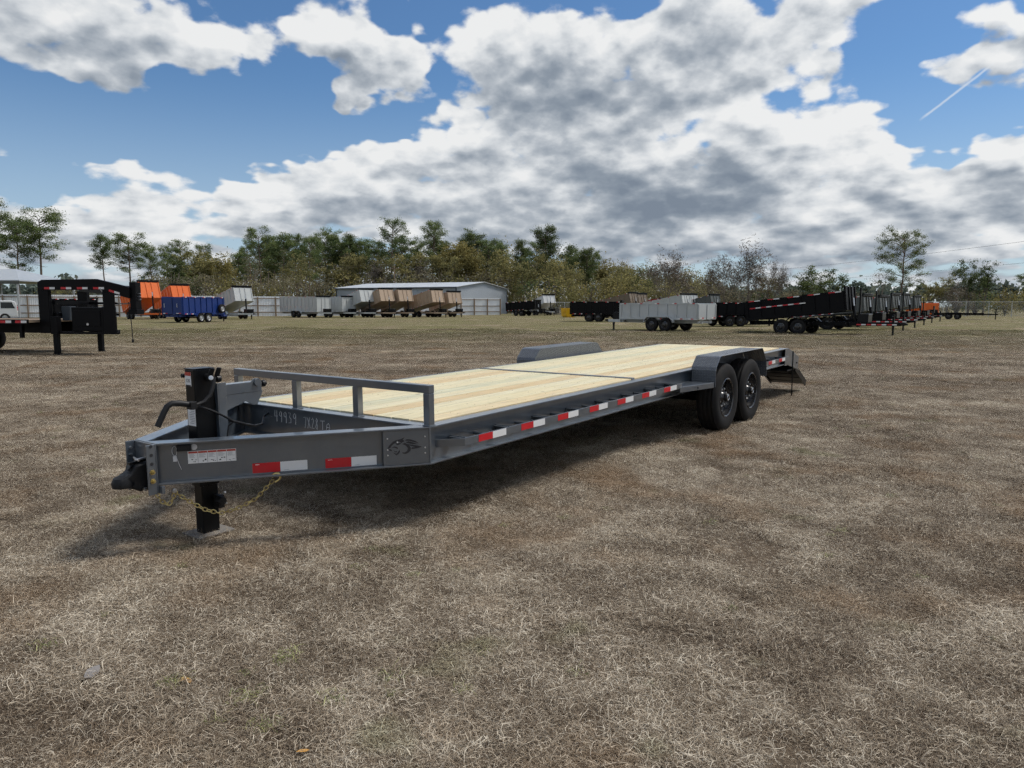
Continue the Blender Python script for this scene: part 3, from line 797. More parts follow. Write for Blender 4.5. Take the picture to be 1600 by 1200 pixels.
m = MB(); m.tube(hp, .012, 10); crank = m.build('crank_handle', MAT['blackmatte'], jack, smooth=True)
hp2 = [(jx - .14, jy - .13, .853), (jx - .20, jy - .12, .868), (jx - .245, jy - .115, .872), (jx - .272, jy - .11, .858), (jx - .292, jy - .108, .825), (jx - .318, jy - .105, .775), (jx - .332, jy - .103, .748)]
m = MB(); m.tube(hp2, .0175, 12); m.build('grip', MAT['blackmatte'], crank, smooth=True)
m = MB(); m.box(jx - .155, jx - .115, jy - .155, jy - .105, .826, .872); m.build('clip', MAT['blackmatte'], crank, .004)
# jack mount: channel post, brace tube and gusset
m = MB(); m.box(-.835, -.828, jy - .075, jy + .075, .40, .955); 
for s_ in (-1, 1): m.box(-.828, -.775, jy + s_ * .075 - (.004 if s_ > 0 else -.0), jy + s_ * .075 + (.0 if s_ > 0 else .004), .40, .955)
post = m.build('jack_post', g, trailer, .004)
m = MB(); m.box(-.775, -.50, jy - .035, jy + .035, .87, .935); m.build('brace_tube', g, trailer, .004)
m = MB(); m.prism([(-.80, jy - .042, .87), (-.50, jy - .042, .87), (-.50, jy - .042, .935), (-.52, jy - .042, .955), (-.56, jy - .042, .955), (-.58, jy - .042, .935), (-.80, jy - .042, .935)], (0, .006, 0))
m.prism([(-.775, jy - .040, .872), (-.49, jy - .040, .872), (-.535, jy - .040, .785), (-.565, jy - .040, .785), (-.62, jy - .040, .815), (-.775, jy - .040, .765)], (0, .005, 0)); m.build('gusset', g, trailer, .002)
m = MB(); m.lathe([(.012, 0), (.012, .03), (.022, .03), (.022, .05), (.012, .05), (.012, .062)], (-.50, jy, .912), (1, 0, 0), 12); m.build('spool', MAT['blackmatte'], trailer, smooth=True)
m = MB(); m.lathe([(.024, 0), (.024, .012)], (-.535, jy - .043, .93), (0, -1, 0), 14); m.build('bolt', g, trailer, smooth=True)
m = MB(); m.bar((-.80, .71, .47), (-.80, W - .71, .47), .10, .10); m.bar((-.985, .83, .47), (-.985, W - .83, .47), .03, .10); jc_ = m.build('jack_crossbar', g, trailer, .003)
# wiring
m = MB(); m.tube(sag((jx - .115, jy - .13, .845), (jx + .13, jy - .13, .715), -.012), .007, 8); m.tube([(jx + .13, jy - .13, .715), (jx + .1, jy - .12, .69), (jx + .09, jy - .12, .64), (jx + .075, jy - .13, .56)], .005, 8)
m.build('wire', MAT['blackmatte'], trailer, smooth=True)
m = MB(); m.tube([(-.77, 1.0, .72), (-.60, 1.05, .66), (-.4, 1.25, .60), (-.2, 1.45, .565), (-.05, 1.65, .575), (.045, 1.72, .585)], .008, 8); m.build('wire', MAT['blackmatte'], trailer, smooth=True)

# chalk numbers on the front beam
GL = {'4': [[(.2, 1), (.12, .45), (.85, .48)], [(.72, 1), (.66, 0)]], '9': [[(.8, .72), (.55, .98), (.2, .85), (.18, .58), (.5, .5), (.8, .72), (.82, .9), (.75, .0)]],
      '3': [[(.15, .95), (.7, .95), (.4, .58), (.8, .42), (.7, .08), (.15, .05)]], '7': [[(.1, .95), (.85, .98), (.35, 0)]], 'X': [[(.1, .95), (.8, .05)], [(.85, 1), (.05, 0)]],
      '2': [[(.1, .8), (.45, 1), (.8, .75), (.1, .03), (.9, .08)]], '8': [[(.75, .85), (.4, 1), (.2, .78), (.75, .3), (.5, 0), (.15, .2), (.75, .85)]],
      'T': [[(.0, .95), (1, 1)], [(.52, .97), (.45, 0)]], 'A': [[(.05, 0), (.2, .6), (.55, .75), (.8, .5), (.7, 0)], [(.1, .3), (.95, .25)]]}
m = MB()
def chalk(word, y0, y1, z0, z1, h):
    n_ = len(word)
    for i, c_ in enumerate(word):
        if c_ not in GL: continue
        cw = (y0 - y1) / n_; yb = y0 - i * cw; zb = z0 + (z1 - z0) * i / max(1, n_ - 1)
        for st in GL[c_]:
            m.tube([(.0453, yb - q[0] * cw * .78 + rl.uniform(-.002, .002), zb + q[1] * h) for q in st], .0024, 5)
chalk('49939', 1.645, 1.365, .532, .528, .085); chalk('7X28', 1.295, 1.12, .514, .516, .082); chalk('TA', 1.105, .985, .520, .524, .066)
cw_ = m.build('chalk_writing', MAT['chalk'], front_beam, label='chalk numbers 49939 7X28 TA'); cw_['kind'] = 'stuff'
m = MB()
for q in range(16):
    yy, zz = rl.uniform(1.68, 1.80), rl.uniform(.55, .61); m.tube([(.0453, yy, zz), (.0453, yy - rl.uniform(.008, .02), zz + rl.uniform(-.015, .015))], .0013, 4)
m.build('rubbed_chalk', MAT['chalkfaint'], front_beam)

# front rack: rail on four posts
RT = .9175
m = MB(); m.box(.004, .056, .004, W - .004, RT - .052, RT); rack = m.build('rack_rail', g, trailer, .004)
for yp in (.005, .66, 1.315, W - .056):
    m = MB(); m.box(.005, .055, yp, yp + .051, T + .001, RT - .0525); m.build('rack_post', g, trailer, .004)
    m = MB(); m.box(-.001, .061, yp - .006 if yp > .02 else yp - .004, yp + .057, T + .0005, T + .007); m.build('weld', g, trailer, .003)

# rub rail along the near and far side, with red and white tape
def rub(far, x0, x1, nose):
    s = lambda y: W - y if far else y
    yo = -.118
    def bx(m, xa, xb, ya, yb, za, zb): m.box(xa, xb, min(s(ya), s(yb)), max(s(ya), s(yb)), za, zb)
    m = MB(); bx(m, x0, x1, yo, yo + .010, .513, .565); r_ = m.build('rub_rail', g, trailer, .0015)
    if nose:
        m = MB(); m.prism([(.105, s(.045), .500), (.200, s(yo), .513), (.200, s(yo), .565), (.105, s(.045), .552)], (.0, (.010 if not far else -.010), 0)); m.build('rub_rail_nose', g, trailer, .0015)
    # struts and spool rods
    x = .34 + .488 * math.ceil((x0 - .34) / .488) - .09
    sx = []
    while x < x1 - .05:
        if x > x0: sx.append(x)
        x += .488
    for x in sx:
        m = MB(); bx(m, x - .005, x + .005, yo + .010, .044, .514, .560); m.build('strut', MAT['greysatin'], trailer)
        m = MB(); bx(m, x - .03, x - .005, yo + .010, .044, .548, .556); m.build('stake_pocket', MAT['greysatin'], trailer)
        m = MB(); c = x + .244
        if c < x1 - .06:
            m.tube([(c, s(yo + .01), .537), (c, s(.043), .537)], .011, 8); m.tube([(c, s(yo + .012), .545), (c, s(yo + .012), .572)], .008, 6); m.build('spool_rod', MAT['greysatin'], trailer)
    x = .345 + .488 * math.floor((x0 - .3) / .488)
    while x < x1 - .1:
        if x >= x0:
            for nm, a, b, mt in (('red_tape', x, x + .152, 'red'), ('white_tape', x + .1525, x + .305, 'white')):
                if b <= x1: m = MB(); bx(m, a, b, yo - .0012, yo - .0002, .516, .562); m.build(nm, MAT[mt], r_)
        x += .488
rub(False, .200, 3.72, True); rub(True, .200, 3.72, True); rub(False, 6.20, 7.68, False); rub(True, 6.20, 7.68, False)

# fenders of bent tread plate
def tread_mat():
    m = bpy.data.materials.new('tread_plate'); m.use_nodes = True
    t = NT(m.node_tree); b = t.n['Principled BSDF']; b.inputs['Base Color'].default_value = (.075, .085, .10, 1); b.inputs['IOR'].default_value = 1.8; b.inputs['Roughness'].default_value = .3
    vec = t.add('ShaderNodeTexCoord').outputs['Object']
    sp = t.add('ShaderNodeSeparateXYZ'); t.put(sp.inputs[0], vec)
    # diamonds: two families of bars on the skewed plane
    u = t.math('ADD', sp.outputs[0], sp.outputs[2]); v = sp.outputs[1]
    def fam(a, b_):
        p = t.math('SINE', t.math('MULTIPLY', t.math('ADD', a, b_), 105.0)); q = t.math('SINE', t.math('MULTIPLY', t.math('SUBTRACT', a, b_), 105.0))
        return t.range(t.math('MULTIPLY', p, q), .25, .6, 0, 1, True)
    hgt = fam(u, v)
    bn = t.add('ShaderNodeBump'); bn.inputs['Strength'].default_value = 1.0; bn.inputs['Distance'].default_value = .010
    t.put(bn.inputs['Height'], hgt); t.put(b.inputs['Normal'], bn.outputs[0]); return m
TREAD = tread_mat()
def fender(far):
    s = lambda y: W - y if far else y
    pr = [(4.262, .478), (4.262, .655), (4.275, .690), (4.385, .792), (4.42, .802), (5.86, .802), (5.895, .792), (6.03, .665), (6.06, .63), (6.085, .43)]
    yi, yo = -.0015, -.272
    m = MB(); th = .005
    inn = []
    for i, (a, b) in enumerate(pr):
        p = Vector(pr[max(i - 1, 0)]); q = Vector(pr[min(i + 1, len(pr) - 1)]); d_ = (q - p).normalized(); inn.append((a + d_.y * th, b - d_.x * th))
    n_ = len(pr); vs = []
    for (y, src) in ((yi, pr), (yo, pr), (yi, inn), (yo, inn)):
        vs += [(a, s(y), b) for (a, b) in src]
    fs = []
    for i in range(n_ - 1):
        fs += [(i, i + 1, n_ + i + 1, n_ + i), (2 * n_ + i, 3 * n_ + i, 3 * n_ + i + 1, 2 * n_ + i + 1), (i, 2 * n_ + i, 2 * n_ + i + 1, i + 1), (n_ + i, n_ + i + 1, 3 * n_ + i + 1, 3 * n_ + i)]
    fs += [(0, n_, 3 * n_, 2 * n_), (n_ - 1, 3 * n_ - 1, 4 * n_ - 1, 2 * n_ - 1)]
    m.add(vs, fs)
    # inner side plate above the deck
    up = [(a, b) for (a, b) in pr if b > T + .011]
    f_ = m.build('fender', TREAD, trailer)
    m = MB()
    m.prism([(4.2625, s(-.0008), T + .001)] + [(a, s(-.0008), b - .001) for a, b in up] + [(6.028, s(-.0008), T + .001)], (0, .0055 if not far else -.0055, 0))
    m.build('inner_plate', TREAD, f_)
    m = MB()
    m.tube([(a, s(yo + .002), b) for a, b in pr], .0055, 6); m.build('fender_lip', g, f_)
    for xx in (4.45, 4.95, 5.4, 5.8):
        m = MB(); m.box(xx, xx + .05, min(s(.005), s(.016)), max(s(.005), s(.016)), T + .001, T + .008); m.build('weld', g, f_)
    # step bar in front
    m = MB(); yo2 = -.272
    m.bar((3.66, s(-.118), .500), (4.235, s(yo2 + .01), .500), .008, .055); m.prism([(3.63, s(-.10), .524), (4.255, s(yo2 + .006), .524), (4.255, s(.04), .524), (3.63, s(.04), .524)], (0, 0, .005)); st_ = m.build('step_bar', g, trailer, .002)
    m = MB(); m.lathe([(.012, 0), (.012, .008), (0, .01)], (3.93, s(-.205), .500), (-.25, -1 if not far else 1, 0), 10); m.build('marker_button', MAT['ink'], st_)
    m = MB(); m.prism([(6.085, s(-.27), .43), (6.25, s(-.11), .515), (6.25, s(-.0), .515), (6.085, s(-.0), .43)], (0, 0, .005)); m.build('fender_brace', g, trailer)
fender(False); fender(True)

# wheels
RR = .388
def tyre_mesh():
    m = MB()
    pr = [(.222, -.105), (.262, -.118), (.31, -.122), (.35, -.116), (.374, -.102), (.385, -.086)]
    tread = []
    for i, o in enumerate(np.linspace(-.084, .084, 15)):
        gr = (i % 4 == 2)
        tread.append((RR - (.010 if gr else 0), float(o)))
    full = pr + tread + [(r, -o) for r, o in pr[::-1]]
    m.lathe(full, (0, 0, 0), (0, 1, 0), 64, cap=False)
    return m.mesh('tyre', MAT['tyre'])
def rim_mesh():
    m = MB()   # outer side is -y
    m.lathe([(.223, -.108), (.215, -.112), (.205, -.104), (.203, -.05), (.190, -.03), (.19, .06), (.205, .10), (.22, .107)], (0, 0, 0), (0, 1, 0), 40, cap=False)
    # dished disc with slots
    n_ = 8
    m.lathe([(.19, .055), (.09, .05), (.0, .05)], (0, 0, 0), (0, 1, 0), 30, cap=False)
    m.lathe([(.085, -.045), (.10, -.052), (.125, -.048), (.135, -.04)], (0, 0, 0), (0, 1, 0), 40, cap=False)
    m.lathe([(.178, -.032), (.192, -.036)], (0, 0, 0), (0, 1, 0), 40, cap=False)
    for i in range(n_):
        a = 2 * math.pi * i / n_
        M = Matrix.Rotation(a, 4, 'Y')
        m.add([(.13, -.042, -.032), (.18, -.033, -.044), (.18, -.033, .044), (.13, -.042, .032), (.13, -.034, -.032), (.18, -.025, -.044), (.18, -.025, .044), (.13, -.034, .032)],
              [(0, 1, 2, 3), (7, 6, 5, 4), (0, 4, 5, 1), (1, 5, 6, 2), (2, 6, 7, 3), (3, 7, 4, 0)], M)
    return m.mesh('rim', MAT['rim'])
def hub_mesh():
    m = MB(); m.lathe([(.08, -.046), (.062, -.06), (.055, -.085), (.05, -.088)], (0, 0, 0), (0, 1, 0), 24); return m.mesh('hub', MAT['rim'])
def cap_mesh():
    m = MB(); m.lathe([(.05, -.088), (.046, -.118), (.040, -.124), (.018, -.125), (.016, -.120), (0, -.120)], (0, 0, 0), (0, 1, 0), 24); return m.mesh('hub_cap', MAT['black'])
def capring_mesh():
    m = MB(); m.lathe([(.022, -.1245), (.028, -.129), (.034, -.1265), (.036, -.1245)], (0, 0, 0), (0, 1, 0), 24, cap=False); return m.mesh('cap_ring', MAT['steel'])
def lug_mesh():
    m = MB(); m.lathe([(.014, -.045), (.012, -.068), (.005, -.072)], (.098, 0, 0), (0, 1, 0), 6); return m.mesh('lug_nut', MAT['steel'])
TYRE, RIM, HUB, CAP, RING, LUG = tyre_mesh(), rim_mesh(), hub_mesh(), cap_mesh(), capring_mesh(), lug_mesh()
XA, XS, YT = 4.695, .868, -.142
for far in (0, 1):
    for i in (0, 1):
        xx = XA + XS * i
        wh_ = link('wheel', RIM, trailer, loc=(xx, W - YT if far else YT, RR - .004 + gz(xx)), smooth=True)
        wh_.rotation_euler = (0, .35 + i * .5 + far, math.pi if far else 0)
        link('tyre', TYRE, wh_, smooth=True); link('hub', HUB, wh_, smooth=True); link('hub_cap', CAP, wh_, smooth=True); link('cap_ring', RING, wh_, smooth=True)
        for q in range(8):
            lg = link('lug_nut', LUG, wh_); lg.rotation_euler = (0, q * math.pi / 4, 0)
for i in (0, 1):
    xx = XA + XS * i; zz = RR - .02 + gz(xx)
    m = MB(); m.tube([(xx, -.05, zz), (xx, W + .05, zz)], .045, 12); m.build('axle', MAT['black'], trailer)
    for y_ in (.12, W - .12):
        m = MB()
        for q in range(4): m.tube([(xx - .40 + q * .07, y_, zz + .11 - q * .02), (xx, y_, zz + .055 - q * .012), (xx + .40 - q * .07, y_, zz + .11 - q * .02)], .012, 6)
        m.build('leaf_spring', MAT['black'], trailer)
for y_ in (.12, W - .12):
    m = MB(); m.box(XA - .5, XA - .40, y_ - .03, y_ + .03, .36, T - H + .002); m.box(XA + XS / 2 - .07, XA + XS / 2 + .07, y_ - .03, y_ + .03, .30, T - H + .002); m.box(XA + XS + .4, XA + XS + .5, y_ - .03, y_ + .03, .36, T - H + .002)
    m.build('spring_hanger', MAT['black'], trailer)
m = MB(); m.tube([(2.9, .7, .47), (3.5, 1.0, .45)], .05, 12); m.tube([(3.45, .98, .45), (4.1, 1.03, .44)], .028, 10); m.build('tilt_cylinder', MAT['black'], trailer, smooth=True)

# tail: side plates, sloped tail plates and two ramps hanging behind
for far in (0, 1):
    s = (lambda y: W - y) if far else (lambda y: y)
    dy = -.012 if far else .012
    m = MB(); m.prism([(L - .16, s(-.003), T - H - .012), (L + .003, s(-.003), T - H - .012), (8.62, s(-.003), .285), (8.65, s(-.003), .485), (L + .02, s(-.003), T + .001), (L - .16, s(-.003), T + .001)], (0, -dy * .5, 0)); m.build('tail_plate', g, trailer, .002)
    m = MB(); m.lathe([(.012, 0), (.012, .014)], (8.52, s(-.0095), .40), (0, -1 if not far else 1, 0), 10); m.build('bolt', k, trailer)
    # ramp
    ya, yb = (.02, .60)
    y0, y1 = (min(s(ya), s(yb)), max(s(ya), s(yb)))
    A, B = Vector((8.60, 0, .31)), Vector((9.28, 0, .0))
    dr = (B - A).normalized(); up = Vector((-dr.z, 0, dr.x))
    m = MB()
    for yy in (y0 + .012, y1 - .012): m.bar(A + Vector((0, yy, 0)), B + Vector((0, yy, 0)), .024, .09, tuple(up))
    m.prism([A + up * .045 + Vector((0, y0, 0)), B + up * .045 + Vector((0, y0, 0)), B + up * .045 + Vector((0, y1, 0)), A + up * .045 + Vector((0, y1, 0))], tuple(up * .006))
    m.prism([A - up * .02 + Vector((0, y0 + .03, 0)), B - up * .02 + Vector((0, y0 + .03, 0)), B - up * .02 + Vector((0, y1 - .03, 0)), A - up * .02 + Vector((0, y1 - .03, 0))], tuple(up * .005))
    rp = m.build('ramp', k, trailer, .002, label='black steel ramp hanging from the tail')
    for q in (.12, .36, .6, .84):
        c = A.lerp(B, q); m = MB(); m.bar(c + Vector((0, y0 + .024, 0)), c + Vector((0, y1 - .024, 0)), .05, .05, tuple(up)); m.build('ramp_rung', k, rp)
    m = MB(); c0 = A.lerp(B, -.02); m.tube([c0 + Vector((0, y0 - .01, 0)), c0 + Vector((0, y1 + .01, 0))], .022, 10); m.build('ramp_hinge', k, rp)
m = MB(); m.box(L + .02, 8.60, .0, W, .30, .32); m.prism([(L + .0, .0, T - .008), (8.64, .0, .484), (8.64, .0, .470), (L + .0, .0, T - .022)], (0, W, 0)); m.box(8.60, 8.645, .0, W, .29, .46); m.build('tail_deck', k, trailer, .002)
m = MB(); m.tube([(8.30, -.012, .60), (8.305, -.012, gz(8.3) + .06)], .009, 8); m.tube([(8.302, -.012, gz(8.3) + .03), (8.302, -.012, gz(8.3) + .08)], .012, 8); m.build('prop_rod', MAT['black'], trailer)
m = MB(); m.box(8.45, 8.60, .03, .09, .50, .54); m.build('tail_light', MAT['steel'], trailer, .004)

# ------------------------------------------------------------------ trailers parked on the field
def paint(name, rgb, rough=.38): return pmat(name, rgb, rough, vary=.07, vscale=2.0, dirt=tuple(min(1, c * .65 + (.02 if max(rgb) > .04 else .008)) for c in rgb), dscale=2.5, damt=.2, spec=.4 if max(rgb) > .04 else .12)
PAINT = {'blue': paint('blue_paint', (.008, .030, .155)), 'orange': paint('orange_paint', (.72, .14, .018)), 'lightgrey': paint('light_grey_paint', (.47, .49, .49)),
         'tan': paint('tan_paint', (.40, .30, .215)), 'blackp': paint('gloss_black_paint', (.0035, .0035, .0045)), 'charcoal': paint('charcoal_paint', (.085, .092, .088)),
         'red': paint('red_paint', (.33, .015, .02)), 'yellow': paint('yellow_paint', (.75, .42, .01)), 'white': paint('white_paint', (.62, .63, .64)), 'brown': paint('brown_paint', (.17, .13, .09))}
MAT['wood'] = pmat('weathered_wood', (.23, .17, .115), .8, vary=.25, vscale=3)
MAT['galv'] = pmat('galvanised_steel', (.45, .47, .49), .45, .6, vary=.12, vscale=2)
MAT['siding'] = pmat('pale_metal_siding', (.74, .77, .80), .42, vary=.05, vscale=.6, dirt=(.62, .64, .66), dscale=.7, damt=.35)
MAT['roof'] = pmat('white_metal_roof', (.52, .55, .58), .4, vary=.05)
MAT['silver'] = pmat('silver_wheel_paint', (.45, .46, .47), .35, .3)

def wheel_meshes(r, w, dark=True):
    m = MB(); m.lathe([(r * .58, -w * .46), (r * .7, -w * .5), (r * .88, -w * .5), (r * .97, -w * .42), (r, -w * .3), (r, w * .3), (r * .97, w * .42), (r * .88, w * .5), (r * .58, w * .46)], (0, 0, 0), (0, 1, 0), 28, cap=False)
    ty = m.mesh('tyre', MAT['tyre'])
    ri = []
    for mt in (MAT['rim'], MAT['silver']):
        m = MB(); m.lathe([(r * .585, -w * .46), (r * .54, -w * .40), (r * .50, -w * .2), (r * .30, -w * .22), (r * .22, -w * .30), (r * .2, -w * .45), (0, -w * .46)], (0, 0, 0), (0, 1, 0), 24, cap=False)
        for q in range(6):
            a = q * math.pi / 3; m.lathe([(r * .05, -w * .22), (r * .04, -w * .31), (0, -w * .31)], (r * .36 * math.cos(a), 0, r * .36 * math.sin(a)), (0, 1, 0), 6)
        m.lathe([(r * .585, w * .46), (r * .5, w * .2), (0, w * .2)], (0, 0, 0), (0, 1, 0), 20, cap=False)
        ri.append(m.mesh('rim', mt))
    return ty, ri
TYRE2, RIMS2 = wheel_meshes(.385, .235)
def put_wheel(parent, x, y, flip, silver=False, r=.385):
    w = link('wheel', RIMS2[1 if silver else 0], parent, smooth=True, loc=(x, y, r)); 
    if flip: w.rotation_euler = (0, 0, math.pi)
    if r != .385: w.scale = (r / .385,) * 3
    link('tyre', TYRE2, w, smooth=True)
    return w
def heading(u, deg):
    """world turn for something at slope u whose front points deg clockwise from 'straight away from the camera'"""
    return YAW - math.atan(px(u)) - R(deg)

def tape_row(parent, x0, x1, y, z, n, side, h=.055, ln=.15):
    """n red-white pairs along x on the face at y"""
    for i in range(n):
        xs = x0 + (x1 - x0 - 2 * ln) * (i / max(1, n - 1))
        for j, mt in enumerate(('red', 'white')):
            m = MB(); ya, yb = sorted((y, y + side * .004)); m.box(xs + j * ln, xs + (j + 1) * ln - .002, ya, yb, z, z + h); m.build(mt + '_tape', MAT[mt], parent)

def dump_trailer(name, label, u, D, deg, body, frame=None, Lb=4.3, w=2.08, hs=.75, tilt=0.0, group='dump trailers parked on the field', tarp=True, spare=False, silver=False,
                 tape=True, front='', tall=False, tongue=1.45, tln=.15, toolbox=True, stripe=False, doors=False, mirror=False):
    frame = frame or body
    cat = 'trailer'
    p = at(px(u), D); root = thing(name, label, cat, p, heading(u, deg), group)
    B, F = PAINT[body], PAINT[frame]
    fz = .80; hx = -Lb / 2 + .05; wh_y = w / 2 + .14
    # frame
    m = MB()
    for s in (-1, 1):
        m.box(-Lb / 2, Lb / 2 + .35, s * .46 - .045, s * .46 + .045, .46, .64)
        m.bar((Lb / 2 + .1, s * .80, .55), (Lb / 2 + tongue, s * .05, .55), .09, .16)
    for x in (-Lb / 2 + .05, -.6, .6, Lb / 2 - .1, Lb / 2 + .15): m.box(x, x + .08, -.80, .80, .47, .62)
    fr = m.build('frame', F, root)
    if tape:
        for s in (-1, 1):
            for i in range(4):
                q0 = .15 + i * .2
                a, b = Vector((Lb / 2 + .1, s * .848, .535)), Vector((Lb / 2 + tongue, s * .098, .535))
                m = MB(); m.bar(a.lerp(b, q0), a.lerp(b, q0 + .09), .006, .06); m.build('red_tape', MAT['red'], fr)
                m = MB(); m.bar(a.lerp(b, q0 + .092), a.lerp(b, q0 + .18), .006, .06); m.build('white_tape', MAT['white'], fr)
    m = MB(); m.prism([(Lb / 2 + tongue - .05, -.06, .48), (Lb / 2 + tongue + .17, -.05, .50), (Lb / 2 + tongue + .30, -.035, .52), (Lb / 2 + tongue + .30, -.035, .60), (Lb / 2 + tongue + .17, -.05, .63), (Lb / 2 + tongue - .05, -.06, .62)], (0, .11, 0)); m.build('coupler', MAT['black'], root)
    m = MB(); jx_ = Lb / 2 + tongue - .33; m.box(jx_ - .05, jx_ + .05, -.05, .05, .30, 1.02); m.box(jx_ - .04, jx_ + .04, -.04, .04, .02, .30); m.box(jx_ - .10, jx_ + .10, -.1, .1, .004, .02); m.bar((jx_, -.05, .95), (jx_ - .02, -.26, .93), .025, .025); m.build('jack', MAT['black'], root)
    if toolbox:
        m = MB(); m.box(Lb / 2 + .38, Lb / 2 + .88, -.42, .42, .64, 1.02); m.prism([(Lb / 2 + .36, -.43, 1.02), (Lb / 2 + .90, -.43, 1.02), (Lb / 2 + .88, -.43, 1.06), (Lb / 2 + .38, -.43, 1.06)], (0, .86, 0)); m.build('toolbox', MAT['black'], root)
    # wheels, axles and fenders
    for s in (-1, 1):
        for x in (-.62, .24):
            put_wheel(root, x, s * wh_y, s > 0, silver)
    for x in (-.62, .24):
        m = MB(); m.tube([(x, -wh_y, .385), (x, wh_y, .385)], .04, 8); m.build('axle', MAT['black'], root)
    for s in (-1, 1):
        pr = [(-1.12, .50), (-1.12, .62), (-.90, .83), (.52, .83), (.74, .62), (.74, .50), (.72, .50), (.72, .61), (.51, .805), (-.89, .805), (-1.10, .61), (-1.10, .50)]
        m = MB(); y0 = s * (w / 2 + .005); m.prism([(a, y0, b) for a, b in pr], (0, s * .27, 0)); m.build('fender', F, root)
    # bed on its rear hinge
    m = MB(); wt_ = .04; z0 = 0
    m.box(0, Lb, -w / 2, w / 2, z0 - .10, z0)
    for s in (-1, 1):
        ya, yb = sorted((s * w / 2, s * (w / 2 - wt_))); m.box(0, Lb, ya, yb, z0, hs)
    fh = hs + (.28 if front == 'high' else 0.0)
    m.box(Lb - .05, Lb + .0, -w / 2 + wt_, w / 2 - wt_, z0, fh)
    bed = m.build('bed', B, root); bed.location = (-Lb / 2, 0, fz); bed.rotation_euler = (0, -R(tilt), 0)
    for s in (-1, 1):
        ya, yb = sorted((s * (w / 2 - .05), s * (w / 2 + .035))); m = MB(); m.box(-.02, Lb + .005, ya, yb, hs - .002, hs + .075); m.build('top_rail', B, bed)
        n = max(4, int(Lb / .62))
        for i in range(n + 1):
            x = .06 + (Lb - .16) * i / n
            ya, yb = sorted((s * (w / 2 + .002), s * (w / 2 + .055))); m = MB(); m.box(x - .035, x + .035, ya, yb, -.09, hs); m.build('rib', B, bed)
        ya, yb = sorted((s * (w / 2 + .002), s * (w / 2 + .06))); m = MB(); m.box(.0, Lb, ya, yb, -.14, -.02); m.build('lower_rail', B, bed)
        if tape:
            tape_row(bed, .15, Lb - .15, s * (w / 2 + .0375), hs + .008, 5, s, ln=tln); tape_row(bed, .2, Lb * .62, s * (w / 2 + .0615), -.11 + (.55 if stripe else 0), 5, s, ln=tln)
    # tail gate
    m = MB(); m.box(-.05, -.005, -w / 2 - .01, w / 2 + .01, -.12, hs + .02)
    tg = m.build('tail_gate', B, bed)
    for yy in (-w / 2 + .05, -.03, .03, w / 2 - .05):
        m = MB(); m.box(-.085, -.05, yy - .03, yy + .03, -.10, hs); m.build('gate_rib', B, bed)
    if tape:
        for q in (-.9, .45):
            for j, mt in enumerate(('red', 'white')): m = MB(); m.box(-.092, -.0855, q + j * .22, q + j * .22 + .215, -.06, 0.0); m.build(mt + '_tape', MAT[mt], bed)
    # front wall ribs and tarp roll
    for yy in (-w / 2 + .05, -.28, .28, w / 2 - .05):
        m = MB(); m.box(Lb + .001, Lb + .05, yy - .04, yy + .04, -.10, fh); m.build('front_rib', B, bed)
    if tarp:
        m = MB(); m.tube([(Lb - .02, -w / 2 - .06, fh + .10), (Lb - .02, w / 2 + .06, fh + .10)], .09, 12); m.build('tarp_roll', MAT['blackmatte'], bed, smooth=True)
        m = MB(); m.box(Lb - .13, Lb + .12, -w / 2 - .07, w / 2 + .07, fh + .16, fh + .20); m.build('tarp_shroud', MAT['black'], bed)
    if tilt > 3:
        th = R(tilt)
        tx, tz = -Lb / 2 + (Lb - .25) * math.cos(th), fz + (Lb - .25) * math.sin(th)
        m = MB(); m.tube([(Lb / 2 + .22, 0, .62), (Lb / 2 + .10, 0, tz + .15)], .075, 10); cy = m.build('lift_cylinder', MAT['black'], root, smooth=True)
        m = MB(); m.tube([(Lb / 2 + .10, 0, tz + .15), (Lb / 2 + .05, 0, tz + .55)], .05, 10); m.build('cylinder_rod', MAT['steel'], root, smooth=True)
    if tall:
        m = MB(); m.box(Lb / 2 + .28, Lb / 2 + .36, w / 2 - .75, w / 2 - .67, .6, 2.35); m.build('tarp_mast', MAT['black'], root)
    if spare:
        sp = link('spare_wheel', RIMS2[1], root, smooth=True, loc=(Lb / 2 - .55, -w / 2 - .20, 1.15)); link('tyre', TYRE2, sp, smooth=True)
    if doors:
        m = MB(); m.box(-.094, -.0855, -.06, -.045, -.1, hs); m.build('door_gap', MAT['ink'], bed)
        for yy in (-.55, .75):
            m = MB(); m.tube([(-.09, yy, hs * .35), (-.09, yy, hs * .62)], .02, 6); m.build('latch', MAT['steel'], bed)
    return root

GA = 'light dump trailers along the white fence'; GB = 'black dump trailers in the right hand row'; GC = 'dump trailers in the middle of the yard'
tb = dump_trailer('dump_trailer', 'royal blue high-sided dump trailer with spare wheel, bed down', 306, 62, 42, 'blue', Lb=4.9, hs=1.25, spare=True, silver=True, group=GA, tarp=False, doors=True)
dump_trailer('dump_trailer', 'larger orange dump trailer with raised bed behind the black gooseneck neck', 226, 76, 157, 'orange', Lb=4.6, hs=1.55, tilt=19, group=GA)
dump_trailer('dump_trailer', 'orange dump trailer half hidden behind the blue trailer', 274, 81, 155, 'orange', Lb=4.6, hs=1.4, tilt=18, group=GA)
dump_trailer('dump_trailer', 'light grey dump trailer with raised bed just right of the blue trailer', 367, 77, 150, 'lightgrey', Lb=4.6, hs=1.3, tilt=15, group=GA)
dump_trailer('dump_trailer', 'longest light grey dump trailer by the fence, bed flat', 478, 88, 140, 'lightgrey', Lb=6.6, hs=1.6, group=GA, stripe=True)
dump_trailer('dump_trailer', 'shorter flat-bed-down light grey dump trailer, second in the fence row', 528, 89.5, 143, 'lightgrey', Lb=4.6, hs=1.62, group=GA)
